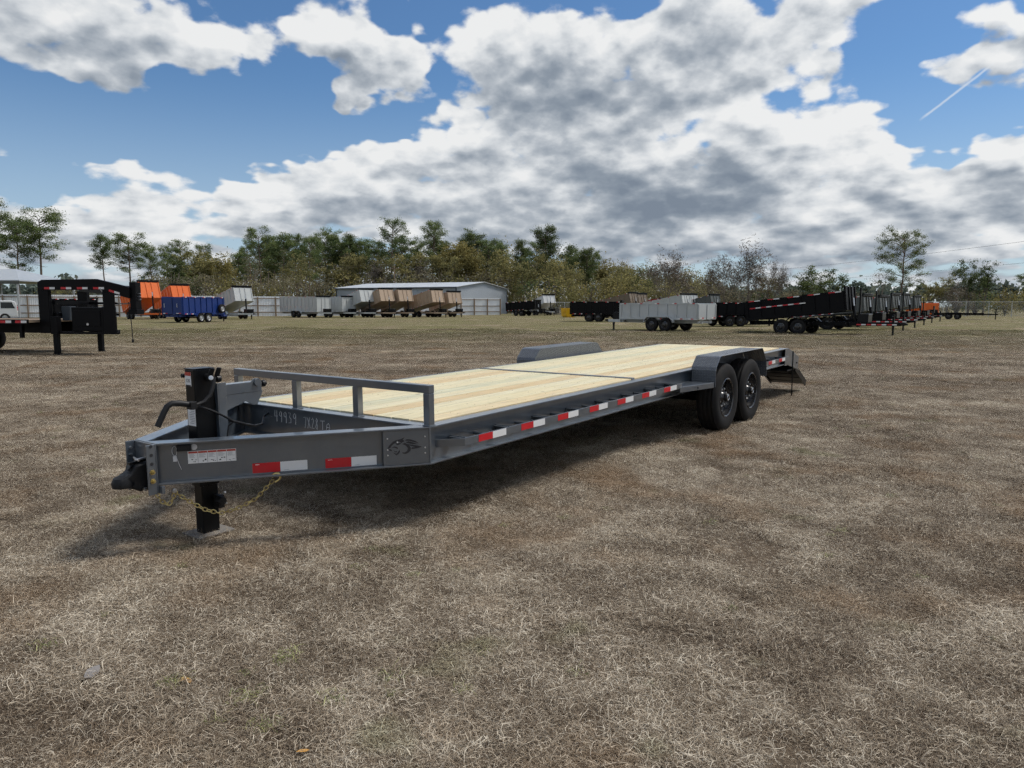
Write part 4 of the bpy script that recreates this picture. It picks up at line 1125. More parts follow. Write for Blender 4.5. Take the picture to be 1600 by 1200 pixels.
dump_trailer('dump_trailer', 'light grey raised dump trailer left of the tan ones', 561, 89.5, 145, 'lightgrey', Lb=4.4, hs=1.35, tilt=16, group=GA)
dump_trailer('dump_trailer', 'leftmost tan dump trailer with raised bed', 592, 90, 145, 'tan', Lb=4.4, hs=1.35, tilt=17, group=GA)
dump_trailer('dump_trailer', 'second tan raised dump trailer from the left', 622, 91.5, 147, 'tan', Lb=4.4, hs=1.35, tilt=17, group=GA)
dump_trailer('dump_trailer', 'largest tan dump trailer with long raised bed, third of four', 664, 92, 136, 'tan', Lb=5.2, hs=1.4, tilt=13, group=GA)
dump_trailer('dump_trailer', 'rightmost tan raised dump trailer of the fence row', 697, 94, 144, 'tan', Lb=4.4, hs=1.3, tilt=14, group=GA)
# middle of the yard
dump_trailer('dump_trailer', 'distant black dump trailer right of the metal building', 818, 105, 118, 'blackp', Lb=4.6, hs=1.0, tilt=4, group=GC)
dump_trailer('dump_trailer', 'white dump trailer peeking out behind the distant black one', 848, 112, 150, 'white', Lb=4.3, hs=1.05, tilt=16, group=GC)
dump_trailer('dump_trailer', 'black dump trailer with bed down behind the grey one', 932, 67, 96, 'blackp', Lb=4.6, hs=.95, group=GC)
dump_trailer('dump_trailer', 'brown raised dump trailer behind the low black one', 962, 88, 118, 'brown', Lb=5.0, hs=1.0, tilt=13, group=GC)
dump_trailer('dump_trailer', 'second raised brown dump trailer just right of the first', 982, 94, 125, 'brown', Lb=4.6, hs=1.0, tilt=14, group=GC)
dump_trailer('dump_trailer', 'red raised dump trailer mostly hidden behind the grey one', 1006, 99, 100, 'red', Lb=4.6, hs=.95, tilt=8, group=GC)
dump_trailer('dump_trailer', 'grey raised dump trailer with its nose above the near grey one', 1040, 80, 115, 'lightgrey', Lb=4.8, hs=.9, tilt=11, group=GC)
dump_trailer('dump_trailer', 'second raised grey dump trailer behind the near grey one', 1058, 87, 124, 'lightgrey', Lb=4.4, hs=.95, tilt=13, group=GC)
dump_trailer('dump_trailer', 'raised charcoal dump trailer above the rear of the grey one', 1092, 86, 122, 'charcoal', Lb=4.4, hs=.95, tilt=12, group=GC)
gray_near = dump_trailer('dump_trailer', 'light grey dump trailer with bed down and black wheels, nearest in the yard', 1040, 42, 300, 'lightgrey', Lb=5.0, hs=.72, group=GC, tarp=False)
dump_trailer('dump_trailer', 'black dump trailer just right of the near grey one', 1137, 52, 60, 'blackp', Lb=4.3, hs=.8, group=GC, tarp=False)
dump_trailer('dump_trailer', 'black dump trailer half hidden by the long raised black one', 1158, 57, 55, 'blackp', Lb=4.3, hs=.85, group=GC, tarp=False)
# right hand row
rowlab = ['long black dump trailer with slightly raised bed at right', 'first charcoal dump trailer behind the long black one', 'second charcoal dump trailer behind the long black one', 'third charcoal dump trailer in the right hand row', 'fourth charcoal dump trailer in the right hand row', 'farthest charcoal dump trailer of the right hand row']
for i, (u, D, hs_, tl) in enumerate(((1249, 38, .80, 6.2), (1294, 45, .72, 6), (1326, 51.5, .75, 6), (1352, 58.5, .85, 8), (1374, 66, .9, 9), (1394, 73, .9, 8))):
    dump_trailer('dump_trailer', rowlab[i], u, D, 106, 'blackp' if i == 0 else 'charcoal', frame='blackp', Lb=4.9 if i == 0 else 4.4, hs=hs_, tilt=tl, group=GB, front='high' if i == 0 else '', tall=True, tarp=(i != 0), stripe=(i == 0), tongue=2.25, tln=.30 if i == 0 else .15)
dump_trailer('dump_trailer', 'orange dump trailer at the right end of the yard', 1437, 92, 150, 'orange', Lb=3.6, hs=1.0, group=GB, tarp=False)
dump_trailer('dump_trailer', 'black dump trailer seen through the gooseneck frame', 112, 64, 60, 'blackp', Lb=3.8, hs=1.1, group=GA)

# yellow bin
r = thing('rubbish_bin', 'small yellow steel bin between the black trailers', 'bin', at(px(888), 92), heading(888, 150))
m = MB(); m.prism([(-.6, -.7, .12), (.6, -.7, .12), (.75, -.7, 1.1), (-.75, -.7, 1.1)], (0, 1.4, 0)); m.build('body', PAINT['yellow'], r)
m = MB(); m.box(-.8, .8, -.75, .75, 1.1, 1.17); m.build('lid', PAINT['yellow'], r)
for s in (-1, 1): m = MB(); m.box(-.3, .3, s * .74 - .05, s * .74 + .05, .62, .78); m.build('lift_sleeve', PAINT['yellow'], r)
for sx in (-.5, .42): m = MB(); m.box(sx, sx + .1, -.6, .6, 0, .12); m.build('skid', PAINT['yellow'], r)

# low black flatbed at the far right
r = thing('flatbed_trailer', 'low black flatbed trailer by the chain link fence', 'trailer', at(px(1494), 82), heading(1494, 92))
m = MB(); m.box(-2.4, 2.4, -1.0, 1.0, .58, .66); m.build('deck', PAINT['blackp'], r)
for s in (-1, 1): m = MB(); m.box(-2.4, 2.4, s * 1.0 - .05, s * 1.0 + .05, .50, .72); m.build('side_rail', PAINT['blackp'], r)
m = MB()
for s in (-1, 1): m.bar((2.3, s * .8, .58), (3.7, s * .04, .58), .08, .14)
m.build('tongue', PAINT['blackp'], r); m = MB(); m.box(3.45, 3.55, -.05, .05, 0.02, 1.15); m.build('jack', MAT['black'], r)
for s in (-1, 1):
    for x in (-.9, -.05): put_wheel(r, x, s * 1.12, s > 0, r=.33)
    m = MB(); m.prism([(-1.4, s * 1.0, .55), (-1.2, s * 1.0, .76), (.25, s * 1.0, .76), (.45, s * 1.0, .55)], (0, s * .25, 0)); m.build('fender', PAINT['blackp'], r)
m = MB(); m.box(-2.45, -2.35, -.9, .9, .66, 1.5); m.build('ramp_gate', PAINT['blackp'], r)

# ------------------------------------------------------------------ black gooseneck at left
gx = (RGT * .995 - FWD * .10).normalized(); grz = math.atan2(gx.y, gx.x)
gn = thing('gooseneck_trailer', 'black gooseneck flatbed trailer with toolbox under its raised neck', 'trailer', at(px(125), 20.6), grz)
K = PAINT['blackp']
for y0 in (-.05, 1.55):
    def pr(pts, th=.10): m = MB(); m.prism([(a, y0, b) for a, b in pts], (0, th, 0)); return m
    pr([(-1.15, .62), (-.84, .62), (-.84, 1.84), (-1.15, 1.84)], .14).build('neck_riser', K, gn, .01)
    if y0 > 0:
        m = MB(); m.bar((-1.08, 1.62, 1.98), (1.50, .30, 1.80), .10, .30); m.build('neck_beam', K, gn, .01)
    else: nb_ = pr([(-1.15, 1.842), (.74, 1.842), (1.60, 1.60), (1.60, 1.92), (.62, 2.15), (-1.02, 2.13), (-1.15, 2.06)], .12).build('neck_beam', K, gn, .01)
    if y0 < 0: pr([(.80, .66), (1.14, .66), (1.14, 1.72), (.80, 1.82)], .04).build('front_panel', K, gn, .004)
    xl = 1.18 if y0 < 0 else .1
    pr([(-.84, .60), (xl, .60), (xl, .665), (-.84, .665)], .14).build('lower_beam', K, gn, .004)
    if y0 < 0:
        for i, xs in enumerate((-.94, -.44, .05, .54)):
            for j, mt in enumerate(('red', 'white')): m = MB(); m.box(xs + j * .16, xs + j * .16 + .158, y0 - .004, y0 - .001, 1.862, 1.922); m.build(mt + '_tape', MAT[mt], nb_)
        for j, mt in enumerate(('red', 'white')):
            m = MB(); m.bar((1.00 + j * .16, y0 - .002, 1.83 - j * .044), (1.155 + j * .16, y0 - .002, 1.786 - j * .044), .004, .06); m.build(mt + '_tape', MAT[mt], nb_)
m = MB(); m.box(1.56, 1.74, .02, .28, 1.30, 2.06); m.box(1.52, 1.78, -.02, .32, 1.16, 1.30); cp = m.build('gooseneck_coupler', K, gn, .01)
for z in (1.66, 1.58, 1.74):
    m = MB(); m.tube([(1.74, .12, z), (1.83, .12, z)], .018, 8); m.build('set_screw', MAT['steel'], cp)
for (z, x0, x1) in ((1.44, -.84, .2), (1.10, -.84, .2)):
    m = MB(); m.box(-.84, -.74, .09, 1.55, z, z + .1); m.box(x0, x1, 1.50, 1.55, z, z + .07); m.build('cross_bar', K, gn)
m = MB(); m.box(-.22, .74, .02, .62, .68, 1.36); tbx = m.build('toolbox', K, gn, .015)
m = MB(); m.box(-.14, .66, .005, .02, .82, 1.26); m.build('toolbox_door', PAINT['blackp'], tbx, .01)
m = MB(); m.lathe([(.035, 0), (.035, .012)], (.27, .005, .88), (0, -1, 0), 12); m.build('lock', MAT['steel'], tbx)
for xx in (-.74, .50):
    m = MB(); m.prism([(xx, .3, 1.38), (xx + .28, .3, 1.38), (xx + .24, .3, .98), (xx + .03, .3, .98)], (0, .25, 0)); m.build('storage_bin', MAT['greysatin'], gn, .01)
for (x, y) in ((-.68, -.02), (-.28, 1.3)):
    m = MB(); m.box(x - .07, x + .07, y - .06, y + .06, .05, .62); m.box(x - .09, x + .09, y - .09, y + .09, .005, .05); m.build('landing_leg', K, gn, .008)
    m = MB(); m.box(x - .10, x + .10, y - .09, y + .09, .6, 1.1); m.build('leg_housing', K, gn, .008)
m = MB(); m.box(-9, -1.15, -.45, 2.05, .93, 1.0); m.build('deck', MAT['wood'], gn)
for y0 in (-.5, 2.05):
    m = MB(); m.box(-9, -1.15, y0, y0 + .05, .88, 1.02); sr = m.build('side_rail', K, gn)
    if y0 < 0:
        x = -2.9
        while x < -1.5:
            for j, mt in enumerate(('red', 'white')): m = MB(); m.box(x + j * .17, x + j * .17 + .168, y0 - .004, y0 - .001, .92, .99); m.build(mt + '_tape', MAT[mt], sr)
            x += .46
for y0 in (.25, 1.25):
    m = MB(); m.box(-9, -.84, y0, y0 + .12, .62, .92); m.build('main_beam', K, gn)
for x in (-4.35, -5.25):
    for y in (-.25, .05, 1.6, 1.9): put_wheel(gn, x, y, y > 1)
    m = MB(); m.tube([(x, -.3, .385), (x, 1.95, .385)], .06, 8); m.build('axle', K, gn)
m = MB(); m.tube(sag((.74, -.06, 1.88), (1.52, .45, 1.62), .28, 14), .02, 6); m.build('coiled_cable', pmat('grey_cable', (.3, .3, .3), .5, vary=.5, vscale=40), gn, smooth=True)
m = MB(); m.tube([(1.34, .3, 1.5), (1.38, .28, 1.2), (1.42, .26, .8), (1.44, .25, .42)], .012, 6); m.tube([(1.44, .25, .45), (1.44, .25, .36)], .03, 8); m.build('plug_cable', MAT['blackmatte'], gn, smooth=True)
m = MB(); m.box(-1.5, -1.42, -.4, -.3, .5, .9); m.build('rub_bracket', K, gn)

# ------------------------------------------------------------------ white car behind the gooseneck
car = thing('parked_car', 'white estate car parked behind the gooseneck trailer', 'car', at(px(-20), 62), heading(-20, 272))
bodypts = [(-2.3, .45), (2.3, .45), (2.32, .75), (2.2, 1.0), (1.15, 1.08), (.45, 1.72), (.2, 1.80), (-1.9, 1.82), (-2.2, 1.7), (-2.34, 1.1)]
m = MB(); m.prism([(a, -.92, b) for a, b in bodypts], (0, 1.84, 0)); cb_ = m.build('body', PAINT['white'], car, .06)
glass = pmat('dark_glass', (.02, .022, .025), .1)
for s in (-1, 1):
    for pts_ in ([(.95, 1.15), (.42, 1.64), (-.15, 1.66), (-.15, 1.15)], [(-.25, 1.15), (-.25, 1.66), (-1.05, 1.67), (-1.05, 1.15)], [(-1.15, 1.15), (-1.15, 1.67), (-1.95, 1.66), (-2.15, 1.15)]):
        m = MB(); m.prism([(a, s * .915, b) for a, b in pts_], (0, s * .012, 0)); m.build('window', glass, car)
    for x in (-1.4, 1.45): put_wheel(car, x, s * .84, s > 0, True, .36)
    m = MB(); m.box(.75, .95, min(s * .93, s * 1.1), max(s * .93, s * 1.1), 1.12, 1.26); m.build('door_mirror', PAINT['white'], car)
    m = MB(); m.box(-2.36, -2.25, min(s * .6, s * .9), max(s * .6, s * .9), .95, 1.3); m.build('tail_lamp', MAT['red'], car)
m = MB(); m.prism([(1.16, -.75, 1.09), (.47, -.70, 1.70), (.47, .70, 1.70), (1.16, .75, 1.09)], (.02, 0, .01)); m.build('windscreen', glass, car)

# ------------------------------------------------------------------ open shed at far left
shed = thing('open_shed', 'open shed with pale grey hip roof at the far left', 'shed', at(px(-10), 84), YAW - math.pi / 2)
m = MB()
x0, x1, yf, yb, ze, zr = -14, 6.3, -4.2, 6.5, 4.15, 5.6
rx1 = 2.4; ym = 1.2
vs = [(x0, yf, ze), (x1, yf, ze), (x1, yb, ze), (x0, yb, ze), (x0 + 3.9, ym, zr), (rx1, ym, zr)]
m.add(vs + [(a, b, c - .12) for a, b, c in vs], [(0, 1, 5, 4), (1, 2, 5), (2, 3, 4, 5), (3, 0, 4), (6, 10, 11, 7), (7, 11, 8), (8, 11, 10, 9), (9, 10, 6), (0, 6, 7, 1), (1, 7, 8, 2), (2, 8, 9, 3), (3, 9, 6, 0)])
m.build('roof', pmat('grey_metal_roof', (.33, .36, .39), .45, vary=.06), shed)
for x in (-13.5, -8, -3, 2, 5.9):
    for y in (yf + .3, yb - .3): m = MB(); m.box(x - .08, x + .08, y - .08, y + .08, 0, ze - .05); m.build('post', MAT['galv'], shed)
m = MB(); m.box(x0 + .1, x1 - .1, yf + .1, yf + .2, ze - .42, ze - .13); m.build('beam', PAINT['charcoal'], shed)

# ------------------------------------------------------------------ white metal fence on wooden posts
A_ = at(px(-70), 78.0); B_ = at(px(794), 113.0); fdir = (B_ - A_); flen = fdir.length; fdir.normalize(); frz = math.atan2(fdir.y, fdir.x)
fence = thing('metal_fence', 'white corrugated metal fence on brown wooden posts', 'fence', A_, frz)
FP = 2.25; nP = int(flen / FP)
m = MB(); pts_ = []
nr = 22
for i in range(nr + 1):
    xx = FP * i / nr; pts_.append((xx, .10 + (.025 if (i % 2) else 0.0)))
vs = [(a, b, .06) for a, b in pts_] + [(a, b, 2.6) for a, b in pts_] + [(a, b + .004, .06) for a, b in pts_] + [(a, b + .004, 2.6) for a, b in pts_]
n1 = nr + 1
fs = []
for i in range(nr): fs += [(i, i + 1, n1 + i + 1, n1 + i), (2 * n1 + i + 1, 2 * n1 + i, 3 * n1 + i, 3 * n1 + i + 1)]
m.add(vs, fs); panel_me = m.mesh('panel', MAT['siding'])
m = MB(); m.box(-.07, .07, -.09, .05, 0, 2.5); post_me = m.mesh('post', MAT['wood'])
m = MB(); m.box(0, FP, .052, .092, -.05, .05); rail_me = m.mesh('rail', MAT['wood'])
for i in range(nP):
    link('panel', panel_me, fence, loc=(i * FP, 0, 0)); link('post', post_me, fence, loc=(i * FP, 0, 0))
    for z in (.55, 1.4, 2.35): link('rail', rail_me, fence, loc=(i * FP, 0, z))
link('post', post_me, fence, loc=(nP * FP, 0, 0))

# ------------------------------------------------------------------ metal building
def ribbed(name, a, b, zf0, zf1, mat, parent, out, pitch=.35):
    """standing-seam wall from a to b; zf0/zf1 give bottom and top at a fraction"""
    a, b = Vector(a), Vector(b); d = b - a; n = int(d.length / pitch); o = Vector(out)
    vs, fs = [], []
    prof_ = [(0, 0), (.62, 0), (.70, .035), (.92, .035)]
    for i in range(n):
        for (q, h) in prof_:
            f = (i + q) / n; p_ = a + d * f + o * h; vs.append((p_.x, p_.y, zf0(f))); vs.append((p_.x, p_.y, zf1(f)))
    p_ = b; vs.append((p_.x, p_.y, zf0(1))); vs.append((p_.x, p_.y, zf1(1)))
    for i in range(0, len(vs) - 2, 2): fs.append((i, i + 2, i + 3, i + 1))
    m = MB(); m.add(vs, fs); return m.build(name, mat, parent)
bc = at(px(713), 120)           # the corner nearest the camera
th = R(27); ex = -RGT * math.cos(th) + FWD * math.sin(th)     # along the long wall
brz = math.atan2(ex.y, ex.x)
bld = thing('metal_building', 'pale grey metal building with low gable roof behind the fence', 'building', bc, brz)
BL, BW, BE, BR = 25.0, 18.0, 4.5, 5.5     # local x along the long wall (leftwards), local -y into the depth
wallm = pmat('blue_grey_siding', (.34, .385, .44), .45, vary=.05, vscale=.4)
ribbed('long_wall', (0, 0, 0), (BL, 0, 0), lambda f: 0.0, lambda f: BE, wallm, bld, (0, 1, 0))
ribbed('back_wall', (0, -BW, 0), (BL, -BW, 0), lambda f: 0.0, lambda f: BE, wallm, bld, (0, -1, 0))
gab = lambda f: BE + (BR - BE) * (1 - abs(2 * f - 1))
gblm = pmat('light_grey_siding', (.40, .44, .49), .45, vary=.05, vscale=.4)
ribbed('gable_wall', (0, 0, 0), (0, -BW, 0), lambda f: 0.0, gab, gblm, bld, (-1, 0, 0))
ribbed('gable_wall', (BL, 0, 0), (BL, -BW, 0), lambda f: 0.0, gab, gblm, bld, (1, 0, 0))
m = MB(); ov = .35
for s in (0, 1):
    y0, y1 = (ov, -BW / 2) if s == 0 else (-BW - ov, -BW / 2)
    z0 = BE - (BR - BE) / (BW / 2) * ov
    vs = [(-ov, y0, z0 + .03), (BL + ov, y0, z0 + .03), (BL + ov, y1, BR + .03), (-ov, y1, BR + .03)]
    m.add(vs + [(a, b, c + .08) for a, b, c in vs], [(0, 1, 2, 3), (4, 5, 6, 7), (0, 1, 5, 4), (1, 2, 6, 5), (2, 3, 7, 6), (3, 0, 4, 7)])
rf = m.build('roof', MAT['roof'], bld)
dk = pmat('dark_trim', (.06, .07, .085), .5)
for (p, q) in (((-.06, .06, 0), (-.06, .06, BE)), ((BL + .06, .06, 0), (BL + .06, .06, BE)), ((10.0, .05, 0), (10.0, .05, BE)), ((-.06, -BW - .05, 0), (-.06, -BW - .05, BE))):
    m = MB(); m.bar(p, q, .16, .16, (1, 0, 0)); m.build('trim', dk, bld)
m = MB(); m.bar((-ov, ov + .07, BE - .07), (BL + ov, ov + .07, BE - .07), .12, .14); m.build('gutter', dk, bld)
m = MB(); m.box(5.0, 5.35, .04, .22, BE - .75, BE - .5); m.build('wall_lamp', dk, bld)

# ------------------------------------------------------------------ chain link fences
def chain_fence(name, label, a, b, h=1.9):
    d = b - a; ln = d.length; rz = math.atan2(d.y, d.x); f = thing(name, label, 'fence', a, rz)
    n = max(1, round(ln / 3.0)); sp = ln / n
    pm = MB(); pm.tube([(0, 0, 0), (0, 0, h + .05)], .045, 8); pme = pm.mesh('post', MAT['galv'])
    rm = MB(); rm.tube([(0, 0, 0), (sp, 0, 0)], .028, 6); rme = rm.mesh('top_rail', MAT['galv'])
    wm = MB(); pit = .22; k_ = int(sp / pit); mv = int(h / pit)
    for i in range(-mv, k_):
        x0_, z0_ = i * pit, .05
        x1_, z1_ = x0_ + h - .1, h - .05
        if x0_ < 0: z0_ += -x0_; x0_ = 0
        if x1_ > sp: z1_ -= x1_ - sp; x1_ = sp
        if z1_ - z0_ > .05:
            wm.tube([(x0_, .03, z0_), (x1_, .03, z1_)], .006, 3, cap=False); wm.tube([(sp - x0_, .03, z0_), (sp - x1_, .03, z1_)], .006, 3, cap=False)
    wme = wm.mesh('wire_mesh', MAT['galv'])
    for i in range(n):
        link('post', pme, f, loc=(i * sp, 0, 0)); link('top_rail', rme, f, loc=(i * sp, 0, h)); w_ = link('wire_mesh', wme, f, loc=(i * sp, 0, 0)); w_['kind'] = 'stuff'
    link('post', pme, f, loc=(ln, 0, 0))
chain_fence('chain_link_fence', 'chain link fence along the right far edge of the field', at(px(1400), 104), at(px(1760), 100), 2.1)
chain_fence('chain_link_fence', 'short chain link fence beside the yellow bin', at(px(800), 112), at(px(960), 116), 2.0)

# ------------------------------------------------------------------ utility poles and wires
def pole(label, p, h, arm_rz, drums=0):
    r = thing('utility_pole', label, 'pole', p, arm_rz)
    m = MB(); m.tube([(0, 0, 0), (0, 0, h)], [.17, .11], 10); m.build('shaft', MAT['wood'], r, smooth=True)
    m = MB(); m.box(-1.1, 1.1, -.06, .06, h - .7, h - .56); m.build('cross_arm', MAT['wood'], r)
    for x in (-1.0, 0, 1.0): m = MB(); m.lathe([(.05, 0), (.06, .06), (.03, .16), (0, .17)], (x, 0, h - .56 if x else h), (0, 0, 1), 8); m.build('insulator', MAT['galv'], r)
    for i in range(drums): m = MB(); m.lathe([(.2, 0), (.24, .05), (.24, .75), (.2, .8), (.05, .86)], ((i - (drums - 1) / 2) * .85, -.36, h - 2.6), (0, 0, 1), 12); m.build('transformer', PAINT['charcoal'], r, smooth=True)
    return r
def wire(label, a, b, low, r_=.018):
    m = MB(); o_ = Vector(a); m.tube([p - o_ for p in sag(a, b, low, 30)], r_, 4); o = m.build('power_wire', MAT['blackmatte']); o.location = o_; tag(o, label, 'wire')
P1, P2 = at(px(1990), 70), at(px(1096), 226)
P1 = CAM + FWD * 70 + RGT * 74.0; P1.z = 0; P2 = CAM + FWD * 226 + RGT * 56.8; P2.z = 0
wd_ = (P2 - P1).normalized(); arz = math.atan2(wd_.y, wd_.x) + math.pi / 2
pole('wooden pole carrying the wires beyond the right edge', P1, 11.0, arz); pole('far wooden pole carrying the wires behind the bare trees', P2, 11.0, arz)
up11 = Vector((0, 0, 11.15)); up7 = Vector((0, 0, 8.2))
wire('upper power wire crossing the sky at right', P1 + up11, P2 + up11, 1.2); wire('lower telephone wire under the power wire at right', P1 + up7, P2 + up7, 1.2, .016)
P3 = at(px(618), 149); P4 = at(px(395), 140)
pole('wooden pole with transformers behind the metal building', P3, 9.6, brz, 3); pole('wooden pole standing in front of the left woods', P4, 9.6, brz)
wire('power wire running across the front of the woods', P3 + Vector((0, 0, 9.7)), P4 + Vector((0, 0, 9.7)), .5)

# ------------------------------------------------------------------ trees
def leaf_material(name, stops, trans=.35):
    m = bpy.data.materials.new(name); m.use_nodes = True
    t = NT(m.node_tree); b = t.n['Principled BSDF']; b.inputs['Roughness'].default_value = .8; b.inputs['Specular IOR Level'].default_value = .06
    tone = t.add('ShaderNodeAttribute', attribute_name='tone').outputs['Fac']
    oi = t.add('ShaderNodeObjectInfo').outputs['Random']
    k_ = t.math('ADD', t.math('MULTIPLY', tone, .72), t.math('MULTIPLY', oi, .28))
    c = t.ramp(k_, stops); t.put(b.inputs['Base Color'], c)
    tr = t.add('ShaderNodeBsdfTranslucent'); t.put(tr.inputs[0], c)
    mx = t.add('ShaderNodeMixShader'); mx.inputs[0].default_value = trans
    t.l.new(b.outputs[0], mx.inputs[1]); t.l.new(tr.outputs[0], mx.inputs[2])
    t.l.new(mx.outputs[0], t.n['Material Output'].inputs[0]); return m
LEAF = {'pine': leaf_material('pine_needles', [(0, (0.0785, 0.112, 0.0471)), (.5, (0.144, 0.189, 0.0785)), (1, (0.261, 0.3, 0.117))]),
        'olive': leaf_material('olive_leaves', [(0, (0.117, 0.117, 0.0523)), (.5, (0.248, 0.23, 0.0995)), (1, (0.445, 0.38, 0.158))]),
        'yellow': leaf_material('yellowing_leaves', [(0, (0.138, 0.121, 0.0483)), (.5, (0.23, 0.201, 0.0747)), (1, (0.333, 0.287, 0.115))]),
        'dark': leaf_material('dark_evergreen_leaves', [(0, (0.0523, 0.0733, 0.0339)), (.5, (0.105, 0.136, 0.0576)), (1, (0.223, 0.248, 0.0917))]),
        'brown': leaf_material('withered_leaves', [(0, (0.132, 0.121, 0.0782)), (.5, (0.196, 0.178, 0.115)), (1, (0.287, 0.259, 0.172))]),
        'twig': leaf_material('grey_twigs', [(0, (0.172, 0.147, 0.124)), (1, (0.31, 0.27, 0.23))], .0),
        'far': leaf_material('hazed_foliage', [(0, (0.0917, 0.117, 0.0995)), (.5, (0.144, 0.174, 0.144)), (1, (0.236, 0.258, 0.196))])}  # far tree lines: the haze of distance is put into this blue-grey leaf colour
BARK = pmat('bark', (.16, .135, .11), .9, vary=.35, vscale=8); BARKP = pmat('pine_bark', (.15, .112, .085), .9, vary=.35, vscale=8)

def leaves_mesh(name, centers, sizes, tones, mat, seed, aspect=.6):
    """small bent leaf clumps: two triangles each, random turn"""
    rs = np.random.RandomState(seed); c = np.asarray(centers, float); n = len(c); s = np.asarray(sizes, float)[:, None]
    a = rs.randn(n, 3); a /= np.linalg.norm(a, axis=1)[:, None]
    b = rs.randn(n, 3); b -= a * (a * b).sum(1)[:, None]; b /= np.linalg.norm(b, axis=1)[:, None]
    nrm = np.cross(a, b)
    p0 = c - a * s * .5; p1 = c + b * s * aspect * .5 + nrm * s * .12; p2 = c + a * s * .5; p3 = c - b * s * aspect * .5 + nrm * s * .12
    V = np.stack([p0, p1, p2, p3], 1).reshape(-1, 3)
    i = np.arange(n)[:, None] * 4; F = np.concatenate([i + np.array([[0, 1, 2]]), i + np.array([[0, 2, 3]])], 1).reshape(-1, 3)
    me = bpy.data.meshes.new(name); me.vertices.add(len(V)); me.vertices.foreach_set('co', V.astype(np.float32).ravel())
    me.loops.add(F.size); me.loops.foreach_set('vertex_index', F.astype(np.int32).ravel())
    me.polygons.add(len(F)); me.polygons.foreach_set('loop_start', (np.arange(len(F)) * 3).astype(np.int32)); me.update(calc_edges=True)
    t_ = me.attributes.new('tone', 'FLOAT', 'POINT'); t_.data.foreach_set('value', np.repeat(np.asarray(tones, np.float32), 4)); me.materials.append(mat)
    return me

def limbs(m, p, d, ln, r, depth, rs, ends, spread=.6, gnarl=.15, ratio=.72, kids_=(2, 3), droop=0.0, nseg=3, sides=5):
    """branching limbs; ends collects tips"""
    pts_ = [Vector(p)]; d = Vector(d).normalized(); rr = [r]
    for i in range(nseg):
        d = (d + Vector((rs.randn() * gnarl, rs.randn() * gnarl, rs.randn() * gnarl * .6 - droop))).normalized()
        pts_.append(pts_[-1] + d * (ln / nseg)); rr.append(r * (1 - .38 * (i + 1) / nseg))
    m.tube(pts_, rr, sides, cap=False)
    ends.append((pts_[-1], depth)); 
    if depth > 1: ends.append((pts_[-2], depth))
    if depth == 0: return
    for k_ in range(rs.randint(kids_[0], kids_[1] + 1)):
        a = Vector((rs.randn(), rs.randn(), rs.randn())); a = (a - d * a.dot(d)).normalized()
        nd = (d * math.cos(spread) + a * math.sin(spread) * rs.uniform(.7, 1.3)).normalized()
        start = pts_[-1] if rs.rand() < .6 else pts_[-2]
        limbs(m, start, nd, ln * ratio * rs.uniform(.8, 1.15), rr[-1] * .72, depth - 1, rs, ends, spread, gnarl, ratio, kids_, droop, max(2, nseg - 1), max(3, sides - 1))

def make_pine(seed, crown0=.55, wide=.20, mat='pine', dens=1.0):
    """unit-height tall pine: bare straight bole, flat-topped open crown of tufts"""
    rs = np.random.RandomState(seed); m = MB(); h = 1.0
    lean = Vector((rs.randn() * .015, rs.randn() * .015, 0))
    bole = [Vector((0, 0, 0)) + lean * (q * q) + Vector((rs.randn() * .003, rs.randn() * .003, q * .97)) for q in np.linspace(0, 1, 9)]
    m.tube(bole, list(np.linspace(.0125, .0035, 9)), 7)
    cs, ss, ts = [], [], []
    nbr = int(44 * dens)
    for i in range(nbr):
        q = crown0 + (1 - crown0) * (i + rs.rand()) / nbr
        if q < crown0 + .12 and rs.rand() < .45: continue
        p = Vector((0, 0, q * .97)) + lean * q * q
        f = (q - crown0) / (1 - crown0)
        ln = wide * (.45 + 1.0 * math.sin(min(1, f * 1.15 + .18) * 2.3)) * rs.uniform(.6, 1.15) * .75
        an = rs.rand() * 6.283; up = .15 + .75 * f
        d = Vector((math.cos(an), math.sin(an), up)).normalized()
        tip = p + d * ln; mid = p + d * ln * .55 + Vector((0, 0, -.008))
        m.tube([p, mid, tip], [.0032, .0022, .001], 4, cap=False)
        for t_ in range(rs.randint(3, 6)):
            c = p.lerp(tip, rs.uniform(.5, 1.08)) + Vector((rs.randn() * .016, rs.randn() * .016, rs.randn() * .010 + .006))
            k_ = rs.randint(46, 70); br = rs.uniform(.15, .85)
            off = rs.randn(k_, 3) * np.array([.021, .021, .014])
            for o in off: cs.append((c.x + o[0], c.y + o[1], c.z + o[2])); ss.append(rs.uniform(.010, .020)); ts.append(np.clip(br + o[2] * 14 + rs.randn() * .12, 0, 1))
    # dead stubs lower down
    for i in range(7):
        q = rs.uniform(.3, crown0 + .05); an = rs.rand() * 6.283; ln = rs.uniform(.02, .06)
        p = Vector((0, 0, q * .97)); m.tube([p, p + Vector((math.cos(an) * ln, math.sin(an) * ln, rs.uniform(-.01, .02)))], [.002, .0008], 3, cap=False)
    return m.mesh('trunk', BARKP), leaves_mesh('crown', cs, ss, ts, LEAF[mat], seed, .38)

